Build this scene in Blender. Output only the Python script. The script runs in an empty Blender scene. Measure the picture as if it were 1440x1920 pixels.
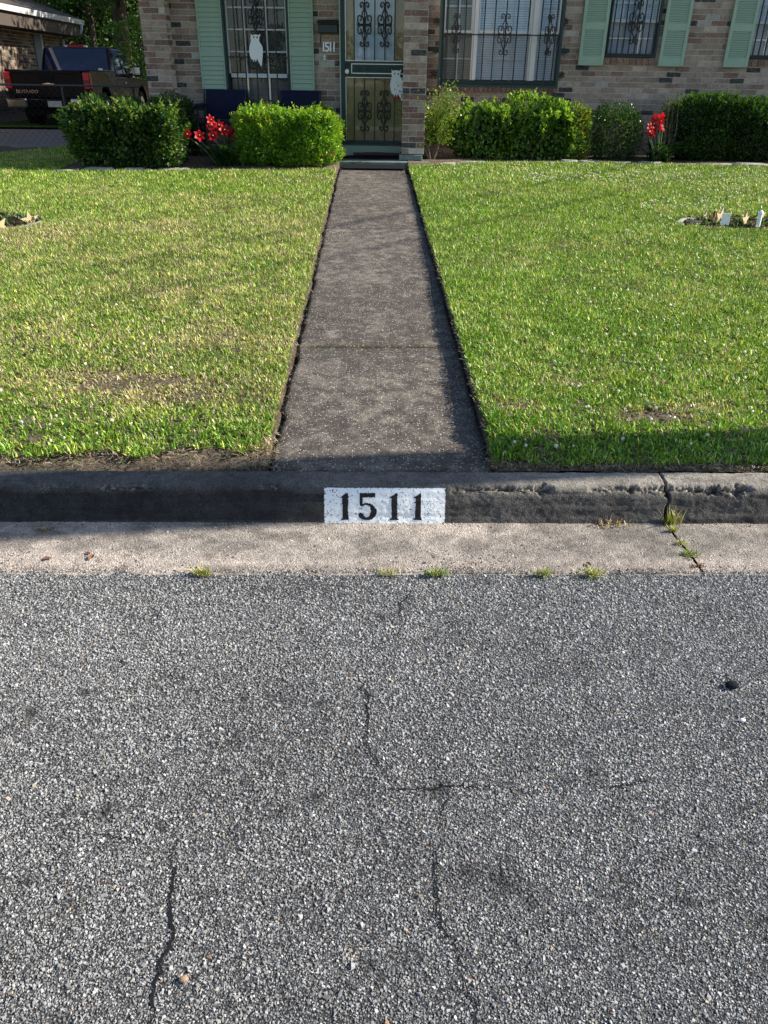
import bpy, math, random
import numpy as np
from math import sin, cos, tan, radians, pi, sqrt, atan2
from mathutils import Matrix, Vector

scene = bpy.context.scene
COL = scene.collection
rng = np.random.default_rng(11)
random.seed(5)

# ------------------------------------------------------------------ camera
PITCH, YAW, ROLL, FPX, CAMH = 29.3, -1.3, 0.8, 1442.0, 1.57
HROT = radians(-2.9)          # the house stands turned a little against the street


class View:
    """the camera's geometry, used to find where things stand from their direction"""

    def __init__(s, yaw):
        p, ya, r = radians(PITCH), radians(yaw), radians(ROLL)
        s.F = np.array([-sin(ya) * cos(p), cos(ya) * cos(p), -sin(p)])
        R = np.array([cos(ya), sin(ya), 0.0])
        U = np.cross(R, s.F)
        s.R = R * cos(r) + U * sin(r)
        s.U = U * cos(r) - R * sin(r)
        s.C = np.array([0, 0, CAMH])

    def ray(s, px, py):
        return s.F + s.R * (px - 720) / FPX + s.U * (960 - py) / FPX

    def on_z(s, px, py, z=0.0, slope=0.0, y0=0.0):
        d = s.ray(px, py)
        return s.C + d * ((z - slope * y0 - s.C[2]) / (d[2] - slope * d[1]))

    def on_y(s, px, py, y):
        d = s.ray(px, py)
        return s.C + d * (y / d[1])

    def proj(s, P):
        v = np.asarray(P, float) - s.C
        c = v @ s.F
        return 720 + FPX * (v @ s.R) / c, 960 - FPX * (v @ s.U) / c


W = View(YAW)                       # street frame = world
HV = View(YAW + 2.9)                # house frame
LAWN0, LSL, LY0 = 0.172, 0.045, 2.83
RIGHT_EDGE = 0.48


def lawn_z(x, y):
    x = np.asarray(x, float); y = np.asarray(y, float)
    z = LAWN0 + LSL * (np.clip(y, LY0, 11.6) - LY0)
    z = z + (.015 + .036 * np.clip((7.5 - y) / 4.5, 0, 1)) * np.exp(-((x - .5) / .50) ** 2) * (x > RIGHT_EDGE) * np.clip((y - 2.86) / .25, 0, 1) * np.clip((11.2 - y) / .5, 0, 1)
    fall = np.clip((-x - 4.0) / 1.5, 0, 1) * np.clip((y - 11.2) / 4.0, 0, 1)
    return z - 0.11 * fall


def G(px, py):                      # point on the lawn
    return W.on_z(px, py, LAWN0, LSL, LY0)


cam = bpy.data.cameras.new('camera')
cam.sensor_fit = 'VERTICAL'; cam.sensor_height = 24.0
cam.lens = FPX / 1920 * 24.0
cam.clip_start = 0.05; cam.clip_end = 900
co = bpy.data.objects.new('camera', cam); COL.objects.link(co)
M = Matrix(((W.R[0], W.U[0], -W.F[0], 0), (W.R[1], W.U[1], -W.F[1], 0), (W.R[2], W.U[2], -W.F[2], CAMH), (0, 0, 0, 1)))
co.matrix_world = M
scene.camera = co

# ------------------------------------------------------------------ sky, sun, exposure
SUN_AZ, SUN_EL = 4.0, 32.0          # degrees from +x towards +y, elevation
world = bpy.data.worlds.new('World'); scene.world = world; world.use_nodes = True
wn = world.node_tree
sky = wn.nodes.new('ShaderNodeTexSky'); sky.sky_type = 'NISHITA'; sky.sun_disc = False
sky.sun_elevation = radians(SUN_EL); sky.sun_rotation = radians(90 - SUN_AZ)
sky.air_density = 1.0; sky.dust_density = 0.6; sky.ozone_density = 1.0
bg = wn.nodes['Background']; bg.inputs['Strength'].default_value = 0.10
wn.links.new(sky.outputs[0], bg.inputs[0])
sl = bpy.data.lights.new('sun', 'SUN'); sl.energy = 5.0; sl.angle = radians(0.55); sl.color = (1, 0.93, 0.80)
so = bpy.data.objects.new('sun', sl); COL.objects.link(so)
sd = Vector((cos(radians(SUN_EL)) * cos(radians(SUN_AZ)), cos(radians(SUN_EL)) * sin(radians(SUN_AZ)), sin(radians(SUN_EL))))
so.rotation_euler = sd.to_track_quat('Z', 'Y').to_euler()
vs = scene.view_settings
vs.view_transform = 'Standard'; vs.look = 'None'; vs.gamma = 1.0; vs.exposure = 1.05
vs.use_curve_mapping = False
scene.render.engine = 'CYCLES'
scene.cycles.max_bounces = 7; scene.cycles.transparent_max_bounces = 12
scene.cycles.use_denoising = True
scene.cycles.denoiser = 'OPENIMAGEDENOISE'
scene.cycles.denoising_input_passes = 'RGB_ALBEDO_NORMAL'
scene.cycles.denoising_prefilter = 'NONE'
scene.cycles.sample_clamp_indirect = 5.0


# ------------------------------------------------------------------ helpers: noise, meshes, objects, materials
def vnoise(x, y, seed=0):
    x = np.asarray(x, float); y = np.asarray(y, float)
    xi = np.floor(x).astype(np.int64); yi = np.floor(y).astype(np.int64)
    fx = x - xi; fy = y - yi
    fx = fx * fx * (3 - 2 * fx); fy = fy * fy * (3 - 2 * fy)

    def h(a, b):
        n = (a * 374761393 + b * 668265263 + seed * 1442695041) & 0x7fffffff
        n = ((n ^ (n >> 13)) * 1274126177) & 0x7fffffff
        return ((n ^ (n >> 16)) & 0xffff) / 65535.0
    a = h(xi, yi); b = h(xi + 1, yi); c = h(xi, yi + 1); d = h(xi + 1, yi + 1)
    return (a * (1 - fx) + b * fx) * (1 - fy) + (c * (1 - fx) + d * fx) * fy


def fbm(x, y, seed=0, o=4):
    s = 0; a = 0.5; t = 0
    for k in range(o):
        s = s + a * vnoise(np.asarray(x) * 2 ** k, np.asarray(y) * 2 ** k, seed + k); t += a; a *= 0.5
    return s / t


def mesh_arr(name, V, faces, cols=None):
    """V (N,k,3) instances of one template whose polygons are faces; cols (N,3) or (N,k,3)"""
    N, k = V.shape[:2]
    me = bpy.data.meshes.new(name)
    fl = np.concatenate([np.array(f) for f in faces]); ft = np.array([len(f) for f in faces])
    me.vertices.add(N * k); me.vertices.foreach_set('co', np.ascontiguousarray(V, np.float32).ravel())
    L = (fl[None, :] + (np.arange(N) * k)[:, None]).ravel().astype(np.int32)
    me.loops.add(len(L)); me.loops.foreach_set('vertex_index', L)
    tot = np.tile(ft, N).astype(np.int32)
    st = np.concatenate([[0], np.cumsum(tot)[:-1]]).astype(np.int32)
    me.polygons.add(len(tot)); me.polygons.foreach_set('loop_start', st)
    try:
        me.polygons.foreach_set('loop_total', tot)
    except Exception:
        pass
    me.polygons.foreach_set('use_smooth', np.zeros(len(tot), bool))
    me.update(calc_edges=True)
    if cols is not None:
        cols = np.asarray(cols, np.float32)
        if cols.ndim == 2:
            cols = np.repeat(cols[:, None, :], k, 1)
        c4 = np.ones((N * k, 4), np.float32); c4[:, :3] = cols.reshape(-1, 3)
        at = me.color_attributes.new('Col', 'FLOAT_COLOR', 'POINT'); at.data.foreach_set('color', c4.ravel())
    return me


def mesh_grid(name, P, cols=None, mask=None):
    """P (n,m,3) grid of points"""
    n, m = P.shape[:2]
    idx = np.arange(n * m).reshape(n, m)
    q = np.stack([idx[:-1, :-1], idx[1:, :-1], idx[1:, 1:], idx[:-1, 1:]], -1).reshape(-1, 4)
    if mask is not None:
        q = q[mask.ravel()]
        used, inv = np.unique(q, return_inverse=True)
        q = inv.reshape(-1, 4); PP = P.reshape(-1, 3)[used]
        if cols is not None:
            cols = cols.reshape(-1, 3)[used]
    else:
        PP = P.reshape(-1, 3)
    me = bpy.data.meshes.new(name)
    me.vertices.add(len(PP)); me.vertices.foreach_set('co', np.ascontiguousarray(PP, np.float32).ravel())
    me.loops.add(q.size); me.loops.foreach_set('vertex_index', q.ravel().astype(np.int32))
    me.polygons.add(len(q)); me.polygons.foreach_set('loop_start', (np.arange(len(q)) * 4).astype(np.int32)); me.polygons.foreach_set('use_smooth', np.ones(len(q), bool))
    try:
        me.polygons.foreach_set('loop_total', np.full(len(q), 4, np.int32))
    except Exception:
        pass
    me.update(calc_edges=True)
    if cols is not None:
        c4 = np.ones((len(PP), 4), np.float32); c4[:, :3] = cols.reshape(-1, 3)
        at = me.color_attributes.new('Col', 'FLOAT_COLOR', 'POINT'); at.data.foreach_set('color', c4.ravel())
    return me


class MB:
    def __init__(s):
        s.v = []; s.f = []

    def add(s, vs_, fs):
        b = len(s.v); s.v += [tuple(map(float, v)) for v in vs_]; s.f += [[b + i for i in f] for f in fs]; return s

    def box(s, x0, x1, y0, y1, z0, z1, bev=0.0):
        if bev <= 0:
            return s.add([(x0, y0, z0), (x1, y0, z0), (x1, y1, z0), (x0, y1, z0), (x0, y0, z1), (x1, y0, z1), (x1, y1, z1), (x0, y1, z1)],
                         [[0, 3, 2, 1], [4, 5, 6, 7], [0, 1, 5, 4], [1, 2, 6, 5], [2, 3, 7, 6], [3, 0, 4, 7]])
        b = bev
        ring = lambda dx, z: [(x0 + dx, y0, z), (x1 - dx, y0, z), (x1, y0 + dx, z), (x1, y1 - dx, z), (x1 - dx, y1, z), (x0 + dx, y1, z), (x0, y1 - dx, z), (x0, y0 + dx, z)]

        def inset(z):
            return [(x0 + b, y0 + b, z), (x1 - b, y0 + b, z), (x1 - b, y0 + b, z), (x1 - b, y1 - b, z), (x1 - b, y1 - b, z), (x0 + b, y1 - b, z), (x0 + b, y1 - b, z), (x0 + b, y0 + b, z)]
        vs_ = ring(b, z0 + b) + ring(b, z1 - b)
        fs = [[i, (i + 1) % 8, 8 + (i + 1) % 8, 8 + i] for i in range(8)]
        vs_ += [(x0 + b, y0 + b, z1), (x1 - b, y0 + b, z1), (x1 - b, y1 - b, z1), (x0 + b, y1 - b, z1)]
        vs_ += [(x0 + b, y0 + b, z0), (x1 - b, y0 + b, z0), (x1 - b, y1 - b, z0), (x0 + b, y1 - b, z0)]
        T = 16; B = 20
        fs += [[T, T + 1, T + 2, T + 3], [B, B + 3, B + 2, B + 1],
               [8, 9, T + 1, T], [9, 10, T + 1], [10, 11, T + 2, T + 1], [11, 12, T + 2], [12, 13, T + 3, T + 2], [13, 14, T + 3], [14, 15, T, T + 3], [15, 8, T],
               [1, 0, B, B + 1], [2, 1, B + 1], [3, 2, B + 1, B + 2], [4, 3, B + 2], [5, 4, B + 2, B + 3], [6, 5, B + 3], [7, 6, B + 3, B], [0, 7, B]]
        return s.add(vs_, fs)

    def tube(s, pts, r, n=6, cap=True):
        pts = [np.array(p, float) for p in pts]
        m = len(pts); rs = r if hasattr(r, '__len__') else [r] * m
        b = len(s.v); ref = None
        for i, p in enumerate(pts):
            t = pts[min(i + 1, m - 1)] - pts[max(i - 1, 0)]
            t = t / (np.linalg.norm(t) + 1e-12)
            if ref is None:
                ref = np.array([0, 0, 1.0]) if abs(t[2]) < 0.9 else np.array([1.0, 0, 0])
            a = ref - t * (ref @ t); a /= np.linalg.norm(a) + 1e-12
            ref = a; c = np.cross(t, a)
            for k in range(n):
                th = 2 * pi * (k + 0.5) / n
                s.v.append(tuple(p + rs[i] * (a * cos(th) + c * sin(th))))
        for i in range(m - 1):
            for k in range(n):
                k2 = (k + 1) % n
                s.f.append([b + i * n + k, b + i * n + k2, b + (i + 1) * n + k2, b + (i + 1) * n + k])
        if cap:
            s.f.append([b + k for k in range(n)][::-1]); s.f.append([b + (m - 1) * n + k for k in range(n)])
        return s

    def prism(s, poly, y0, y1, axis='y'):
        """closed outline (a,b) pushed along an axis"""
        n = len(poly)
        mk = {'y': lambda a, b, c: (a, c, b), 'x': lambda a, b, c: (c, a, b), 'z': lambda a, b, c: (a, b, c)}[axis]
        vs_ = [mk(a, b, y0) for a, b in poly] + [mk(a, b, y1) for a, b in poly]
        return s.add(vs_, [list(range(n)), list(range(n, 2 * n))[::-1]] + [[i, i + n, (i + 1) % n + n, (i + 1) % n] for i in range(n)])

    def sphere(s, c, r, nu=8, nv=5, sq=(1, 1, 1)):
        vs_ = [(c[0], c[1], c[2] - r * sq[2])]
        for j in range(1, nv):
            ph = -pi / 2 + pi * j / nv
            for i in range(nu):
                th = 2 * pi * i / nu
                vs_.append((c[0] + r * sq[0] * cos(ph) * cos(th), c[1] + r * sq[1] * cos(ph) * sin(th), c[2] + r * sq[2] * sin(ph)))
        vs_.append((c[0], c[1], c[2] + r * sq[2]))
        fs = [[0, 1 + (i + 1) % nu, 1 + i] for i in range(nu)]
        for j in range(nv - 2):
            for i in range(nu):
                a = 1 + j * nu + i; b = 1 + j * nu + (i + 1) % nu
                fs.append([a, b, b + nu, a + nu])
        t = len(vs_) - 1; o = 1 + (nv - 2) * nu
        fs += [[o + i, o + (i + 1) % nu, t] for i in range(nu)]
        return s.add(vs_, fs)

    def mesh(s, name, fix=True):
        me = bpy.data.meshes.new(name); me.from_pydata(s.v, [], s.f); me.update()
        if fix:
            import bmesh
            bm = bmesh.new(); bm.from_mesh(me); bmesh.ops.recalc_face_normals(bm, faces=bm.faces[:]); bm.to_mesh(me); bm.free()
        return me


def obj(name, data, mat=None, parent=None, loc=(0, 0, 0), rot=(0, 0, 0), smooth=False, **props):
    if isinstance(data, MB):
        data = data.mesh(name)
    o = bpy.data.objects.new(name, data); COL.objects.link(o)
    if mat is not None and data is not None and len(data.materials) == 0:
        data.materials.append(mat)
    if smooth and hasattr(data, 'polygons'):
        data.polygons.foreach_set('use_smooth', [True] * len(data.polygons))
    o.location = loc; o.rotation_euler = rot
    if parent is not None:
        o.parent = parent
    for k, v in props.items():
        o[k] = v
    return o


def thing(name, label, cat, loc=(0, 0, 0), rz=0.0, group=None):
    o = bpy.data.objects.new(name, None); COL.objects.link(o)
    o.location = loc; o.rotation_euler = (0, 0, rz); o['label'] = label; o['category'] = cat
    o.empty_display_size = 0.1
    if group:
        o['group'] = group
    return o


def tag(o, label, cat, group=None):
    o['label'] = label; o['category'] = cat
    if group:
        o['group'] = group
    return o


def pal(n, cs, lo=.75, hi=1.25, jit=.0):
    w = np.array([c[1] for c in cs]); w = w / w.sum()
    k = rng.choice(len(cs), n, p=w)
    return np.array([c[0] for c in cs])[k] * rng.uniform(lo, hi, (n, 1))


class NT:
    def __init__(s, name):
        s.m = bpy.data.materials.new(name); s.m.use_nodes = True
        s.t = s.m.node_tree; s.b = s.t.nodes['Principled BSDF']; s.out = s.t.nodes['Material Output']

    def n(s, typ, **kw):
        nd = s.t.nodes.new(typ)
        for k, v in kw.items():
            if k[0] == 'i' and k[1:].isdigit():
                nd.inputs[int(k[1:])].default_value = v
            elif k in nd.inputs:
                nd.inputs[k].default_value = v
            else:
                setattr(nd, k, v)
        return nd

    def l(s, a, b):
        s.t.links.new(a, b)

    def coord(s, kind='Object'):
        return s.n('ShaderNodeTexCoord').outputs[kind]

    def pos(s):
        return s.n('ShaderNodeNewGeometry').outputs['Position']

    def noise(s, vec, scale, detail=4, rough=0.55):
        nd = s.n('ShaderNodeTexNoise'); nd.inputs['Scale'].default_value = scale; nd.inputs['Detail'].default_value = detail
        nd.inputs['Roughness'].default_value = rough
        s.l(vec, nd.inputs['Vector']); return nd.outputs['Fac']

    def voro(s, vec, scale, out='Distance', feature='F1'):
        nd = s.n('ShaderNodeTexVoronoi', feature=feature); nd.inputs['Scale'].default_value = scale
        s.l(vec, nd.inputs['Vector']); return nd.outputs[out]

    def ramp(s, fac, stops):
        nd = s.n('ShaderNodeValToRGB'); cr = nd.color_ramp
        while len(cr.elements) < len(stops):
            cr.elements.new(0.5)
        for e, (p, c) in zip(cr.elements, stops):
            e.position = p; e.color = (c, c, c, 1) if not hasattr(c, '__len__') else (*c, 1)
        s.l(fac, nd.inputs[0]); return nd.outputs[0]

    def mix(s, fac, a, b, mode='MIX'):
        nd = s.n('ShaderNodeMix', data_type='RGBA', blend_type=mode)
        for v, i in ((fac, 0), (a, 6), (b, 7)):
            if hasattr(v, 'is_output'):
                s.l(v, nd.inputs[i])
            else:
                nd.inputs[i].default_value = v if i == 0 else (*v, 1)
        return nd.outputs[2]

    def math(s, op, a, b=0.5):
        nd = s.n('ShaderNodeMath', operation=op)
        for v, i in ((a, 0), (b, 1)):
            if hasattr(v, 'is_output'):
                s.l(v, nd.inputs[i])
            else:
                nd.inputs[i].default_value = v
        return nd.outputs[0]

    def bump(s, h, strength=0.5, dist=0.01, prev=None):
        nd = s.n('ShaderNodeBump'); nd.inputs['Strength'].default_value = strength; nd.inputs['Distance'].default_value = dist
        s.l(h, nd.inputs['Height'])
        if prev is not None:
            s.l(prev, nd.inputs['Normal'])
        return nd.outputs[0]

    def done(s, col=None, rough=0.7, normal=None, spec=0.3, metal=0.0):
        if col is not None:
            if hasattr(col, 'is_output'):
                s.l(col, s.b.inputs['Base Color'])
            else:
                s.b.inputs['Base Color'].default_value = (*col, 1)
        if hasattr(rough, 'is_output'):
            s.l(rough, s.b.inputs['Roughness'])
        else:
            s.b.inputs['Roughness'].default_value = rough
        s.b.inputs['Specular IOR Level'].default_value = spec
        s.b.inputs['Metallic'].default_value = metal
        if normal is not None:
            s.l(normal, s.b.inputs['Normal'])
        return s.m


def plain(name, c, rough=0.5, spec=0.4, metal=0.0, var=0.12, scale=30.0, bump=0.0):
    t = NT(name); P = t.coord()
    nz = t.noise(P, scale, 4)
    col = t.mix(nz, tuple(x * (1 - var) for x in c), tuple(min(1, x * (1 + var)) for x in c))
    nrm = t.bump(t.noise(P, scale * 4, 3), bump, 0.004) if bump else None
    return t.done(col, rough, nrm, spec, metal)


def leafmat(name, gloss=0.4, transl=0.35, spec=0.5):
    """colour from the mesh attribute, light partly through the blade"""
    t = NT(name)
    a = t.n('ShaderNodeVertexColor', layer_name='Col').outputs[0]
    t.done(a, gloss, None, spec)
    tr = t.n('ShaderNodeBsdfTranslucent')
    c2 = t.mix(1.0, a, (1.5, 1.35, 0.5), 'MULTIPLY'); t.l(c2, tr.inputs[0])
    mx = t.n('ShaderNodeMixShader'); mx.inputs[0].default_value = transl
    t.l(t.b.outputs[0], mx.inputs[1]); t.l(tr.outputs[0], mx.inputs[2]); t.l(mx.outputs[0], t.out.inputs[0])
    return t.m


def attr_mat(name, rough=0.75, spec=0.3, grain=180.0, gvar=0.35, bump=0.0):
    t = NT(name); a = t.n('ShaderNodeVertexColor', layer_name='Col').outputs[0]
    P = t.pos(); nz = t.noise(P, grain, 3)
    col = t.mix(1.0, a, t.ramp(nz, [(0.3, 1 - gvar), (0.7, 1 + gvar)]), 'MULTIPLY')
    nrm = t.bump(nz, bump, 0.003) if bump else None
    return t.done(col, rough, nrm, spec)


# ---- ground materials
def m_asphalt():
    t = NT('asphalt_binder'); P = t.pos()
    big = t.noise(P, 1.3, 5); fine = t.noise(P, 260, 3)
    vc = t.n('ShaderNodeTexVoronoi'); vc.inputs['Scale'].default_value = 190; t.l(P, vc.inputs['Vector'])
    g = t.n('ShaderNodeSeparateColor'); t.l(vc.outputs['Color'], g.inputs[0])
    stone = t.ramp(g.outputs[0], [(0.0, (0.050, 0.050, 0.052)), (0.45, (0.090, 0.090, 0.093)), (0.75, (0.16, 0.16, 0.165)), (1.0, (0.28, 0.28, 0.28))])
    edge = t.ramp(vc.outputs['Distance'], [(0.25, 1.0), (0.6, 0.25)])
    col = t.mix(1.0, stone, edge, 'MULTIPLY')
    col = t.mix(1.0, col, t.ramp(big, [(0.3, 0.75), (0.7, 1.15)]), 'MULTIPLY')
    h = t.math('ADD', t.math('MULTIPLY', vc.outputs['Distance'], -1.0), t.math('MULTIPLY', fine, 0.4))
    return t.done(col, 0.85, t.bump(h, 0.8, 0.004), 0.25)


def m_concrete(name, dark, mid, light, speck, speck_amt=0.75, grit=330.0, stain=(0.02, 0.02, 0.022), stain_amt=(0.55, 0.75), bstr=0.6, warm=None):
    t = NT(name); P = t.pos()
    big = t.noise(P, 1.7, 6, 0.62); med = t.noise(P, 11, 6, 0.65); fine = t.noise(P, grit, 3, 0.6)
    col = t.ramp(t.math('ADD', t.math('MULTIPLY', big, 0.45), t.math('MULTIPLY', med, 0.55)), [(0.34, dark), (0.5, mid), (0.66, light)])
    col = t.mix(t.ramp(big, [(stain_amt[0], 0.0), (stain_amt[1], 0.6)]), col, stain)
    vc = t.n('ShaderNodeTexVoronoi'); vc.inputs['Scale'].default_value = 115; t.l(P, vc.inputs['Vector'])
    sp = t.n('ShaderNodeSeparateColor'); t.l(vc.outputs['Color'], sp.inputs[0])
    pick = t.math('MULTIPLY', t.ramp(sp.outputs[0], [(speck_amt, 0.0), (speck_amt + 0.25, 1.0)]), t.ramp(vc.outputs['Distance'], [(0.3, 1.0), (0.45, 0.0)]))
    fl = t.ramp(t.noise(P, 75, 4, .7), [(.56, 0.0), (.66, .55)])
    col = t.mix(t.math('MULTIPLY', fl, t.ramp(med, [(.40, .25), (.60, 1.0)])), col, tuple(c * .75 for c in speck))
    col = t.mix(pick, col, speck)
    dk = t.math('MULTIPLY', t.ramp(sp.outputs[1], [(0.7, 0.0), (0.74, 1.0)]), t.ramp(vc.outputs['Distance'], [(0.3, 0.75), (0.5, 0.0)]))
    col = t.mix(dk, col, tuple(c * 0.3 for c in dark))
    col = t.mix(1.0, col, t.ramp(fine, [(0.25, 0.62), (0.75, 1.38)]), 'MULTIPLY')
    h = t.math('ADD', t.math('MULTIPLY', fine, 0.7), t.math('MULTIPLY', vc.outputs['Distance'], -0.5))
    n1 = t.bump(h, bstr, 0.004)
    n2 = t.bump(med, 0.35, 0.02, n1)
    return t.done(col, 0.88, n2, 0.25)


MAT = {}
MAT['asphalt'] = m_asphalt()
MAT['path'] = m_concrete('path_concrete', (0.036, 0.0305, 0.0265), (0.072, 0.061, 0.053), (0.235, 0.20, 0.165), (0.52, 0.465, 0.40), 0.70, stain=(0.045, 0.039, 0.036), stain_amt=(0.5, 0.72), bstr=1.0)
def m_kerb(name, speck_amt=.84, bstr=1.0):
    t = NT(name); P = t.pos(); a = t.n('ShaderNodeVertexColor', layer_name='Col').outputs[0]
    fine = t.noise(P, 330, 3, .6); med = t.noise(P, 24, 6, .7)
    vc = t.n('ShaderNodeTexVoronoi'); vc.inputs['Scale'].default_value = 150; t.l(P, vc.inputs['Vector'])
    sp = t.n('ShaderNodeSeparateColor'); t.l(vc.outputs['Color'], sp.inputs[0])
    pick = t.math('MULTIPLY', t.ramp(sp.outputs[0], [(speck_amt, 0.0), (speck_amt + 0.03, .8)]), t.ramp(vc.outputs['Distance'], [(0.28, 1.0), (0.42, 0.0)]))
    col = t.mix(1.0, a, t.ramp(med, [(.3, .6), (.7, 1.4)]), 'MULTIPLY')
    lite = t.mix(1.0, a, (2.4, 2.3, 2.2), 'MULTIPLY')
    col = t.mix(pick, col, lite)
    dk = t.math('MULTIPLY', t.ramp(sp.outputs[1], [(0.62, 0.0), (0.70, .85)]), t.ramp(vc.outputs['Distance'], [(0.28, 1.0), (0.45, 0.0)]))
    drk = t.mix(1.0, a, (.3, .3, .3), 'MULTIPLY')
    col = t.mix(dk, col, drk)
    col = t.mix(1.0, col, t.ramp(fine, [(0.25, 0.6), (0.75, 1.4)]), 'MULTIPLY')
    h = t.math('ADD', t.math('MULTIPLY', fine, 0.7), t.math('MULTIPLY', vc.outputs['Distance'], -0.5))
    return t.done(col, .9, t.bump(med, .3, .015, t.bump(h, bstr, .004)), .2)


MAT['kerb'] = m_kerb('kerb_concrete')
MAT['gutter'] = m_kerb('gutter_concrete', .80, 1.6)
MAT['slab'] = m_concrete('porch_concrete', (0.10, 0.13, 0.12), (0.16, 0.21, 0.19), (0.2, 0.26, 0.23), (0.25, 0.3, 0.28), 0.93, bstr=0.3)
MAT['drive'] = m_concrete('driveway_concrete', (0.12, 0.1, 0.09), (0.19, 0.165, 0.15), (0.27, 0.24, 0.21), (0.35, 0.3, 0.27), 0.9)


def m_soil():
    t = NT('lawn_soil'); P = t.pos()
    a = t.noise(P, 3.0, 6); b = t.noise(P, 60, 5, 0.7); c = t.noise(P, 420, 3)
    col = t.ramp(b, [(0.3, (0.045, 0.034, 0.025)), (0.5, (0.14, 0.108, 0.082)), (0.68, (0.30, 0.235, 0.18))])
    col = t.mix(t.ramp(a, [(0.45, 0.0), (0.7, 0.45)]), col, (0.05, 0.055, 0.022))
    col = t.mix(1.0, col, t.ramp(c, [(0.25, 0.5), (0.75, 1.5)]), 'MULTIPLY')
    return t.done(col, 0.95, t.bump(t.math('ADD', b, t.math('MULTIPLY', c, 0.5)), 1.0, 0.02), 0.1)


MAT['soil'] = m_soil()
MAT['blade'] = leafmat('grass_blade', 0.42, 0.22, 0.35)
MAT['leaf'] = leafmat('hedge_leaf', 0.30, 0.42, 0.5)
MAT['treeleaf'] = leafmat('tree_leaf', 0.5, 0.35, 0.3)
MAT['petal'] = leafmat('lily_petal', 0.45, 0.3, 0.3)
MAT['stones'] = attr_mat('aggregate_stone', 0.7, 0.3, 420.0, 0.3)
MAT['bark'] = plain('bark', (0.075, 0.058, 0.043), 0.9, 0.2, var=0.5, scale=25, bump=0.8)
MAT['twig'] = plain('shrub_twig', (0.16, 0.125, 0.09), 0.8, 0.2, var=0.3, scale=40, bump=0.4)
MAT['limestone'] = plain('edging_limestone', (0.30, 0.285, 0.25), 0.9, 0.2, var=0.45, scale=14, bump=0.8)


# ================================================================== ROAD
XL_, XR_ = -60.0, 60.0
SEAM = 2.345
road = obj('road', MB().add([(XL_, -6, 0), (XR_, -6, 0), (XR_, SEAM + .01, 0), (XL_, SEAM + .01, 0)], [[0, 1, 2, 3]]), MAT['asphalt'], kind='structure')


def P0(px, py, z=0.0):
    return W.on_z(px, py, z)


# cracks: long narrow gaps left open between the stones, filled with dark grit
CR = [
    [(770, 1108), (752, 1138), (750, 1165)],
    [(678, 1228), (668, 1262), (688, 1300), (692, 1340), (684, 1385), (700, 1418), (716, 1440), (735, 1475)],
    [(690, 1478), (740, 1479), (790, 1481), (840, 1476), (905, 1480), (960, 1470)],
    [(827, 1565), (822, 1600), (815, 1625), (818, 1690), (822, 1720), (850, 1760), (860, 1800), (890, 1835)],
    [(330, 1580), (322, 1610), (330, 1660), (316, 1690), (325, 1735), (322, 1770), (300, 1810), (292, 1850), (283, 1920), (280, 1975)],
    [(212, 1210), (218, 1225)], [(238, 1230), (230, 1252)],
    [(1100, 1470), (1140, 1478), (1230, 1462)],
    [(160, 1560), (220, 1575), (280, 1578)],
    [(858, 1800), (872, 1850), (890, 1885), (905, 1990)],
    [(716, 1440), (705, 1420)],
    [(760, 1165), (740, 1195), (690, 1222)],
    [(840, 1476), (832, 1520), (827, 1565)],
]
crack_lines = [np.array([P0(*p)[:2] for p in c]) for c in CR]
crack_w = [0.004, 0.0042, 0.0035, 0.0042, 0.006, 0.004, 0.005, 0.003, 0.003, 0.0035, .003, .0025, .0028]


def subdiv(pl, step=0.011, jit=0.0042, seed=1):
    out = []; r = np.random.default_rng(seed)
    for a, b in zip(pl[:-1], pl[1:]):
        n = max(1, int(np.linalg.norm(b - a) / step))
        for k in range(n):
            out.append(a + (b - a) * k / n)
    out.append(pl[-1]); out = np.array(out)
    out[1:-1] += r.normal(0, jit, out[1:-1].shape)
    return out


crack_lines = [subdiv(c, seed=i) for i, c in enumerate(crack_lines)]
MAT['crack'] = plain('crack_grit', (0.012, 0.012, 0.013), 0.95, 0.1, var=0.5, scale=300)
for i, (c, w) in enumerate(zip(crack_lines, crack_w)):
    m = MB(); n = len(c); vs_ = []
    for k in range(n):
        t_ = c[min(k + 1, n - 1)] - c[max(k - 1, 0)]; t_ = t_ / (np.linalg.norm(t_) + 1e-9)
        nn = np.array([-t_[1], t_[0]]); ww = w * 0.5 * min(1, 0.25 + 2.5 * min(k, n - 1 - k) / n) * random.uniform(0.6, 1.3)
        vs_ += [(*(c[k] - nn * ww), 0.004), (*(c[k] + nn * ww), 0.004)]
    m.add(vs_, [[2 * k, 2 * k + 2, 2 * k + 3, 2 * k + 1] for k in range(n - 1)])
    obj('crack', m, MAT['crack'], road)


def dist_to_lines(X, Y):
    d = np.full(X.shape, 1.0)
    for c, w in zip(crack_lines, crack_w):
        lo = c.min(0) - 0.03; hi = c.max(0) + 0.03
        s = np.where((X > lo[0]) & (X < hi[0]) & (Y > lo[1]) & (Y < hi[1]))[0]
        if len(s) == 0:
            continue
        dd = np.min((X[s, None] - c[None, :, 0]) ** 2 + (Y[s, None] - c[None, :, 1]) ** 2, 1) ** 0.5
        d[s] = np.minimum(d[s], dd - w * (.28 + .5 * vnoise(X[s] * 45, Y[s] * 45, 8)))
    return d


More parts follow.
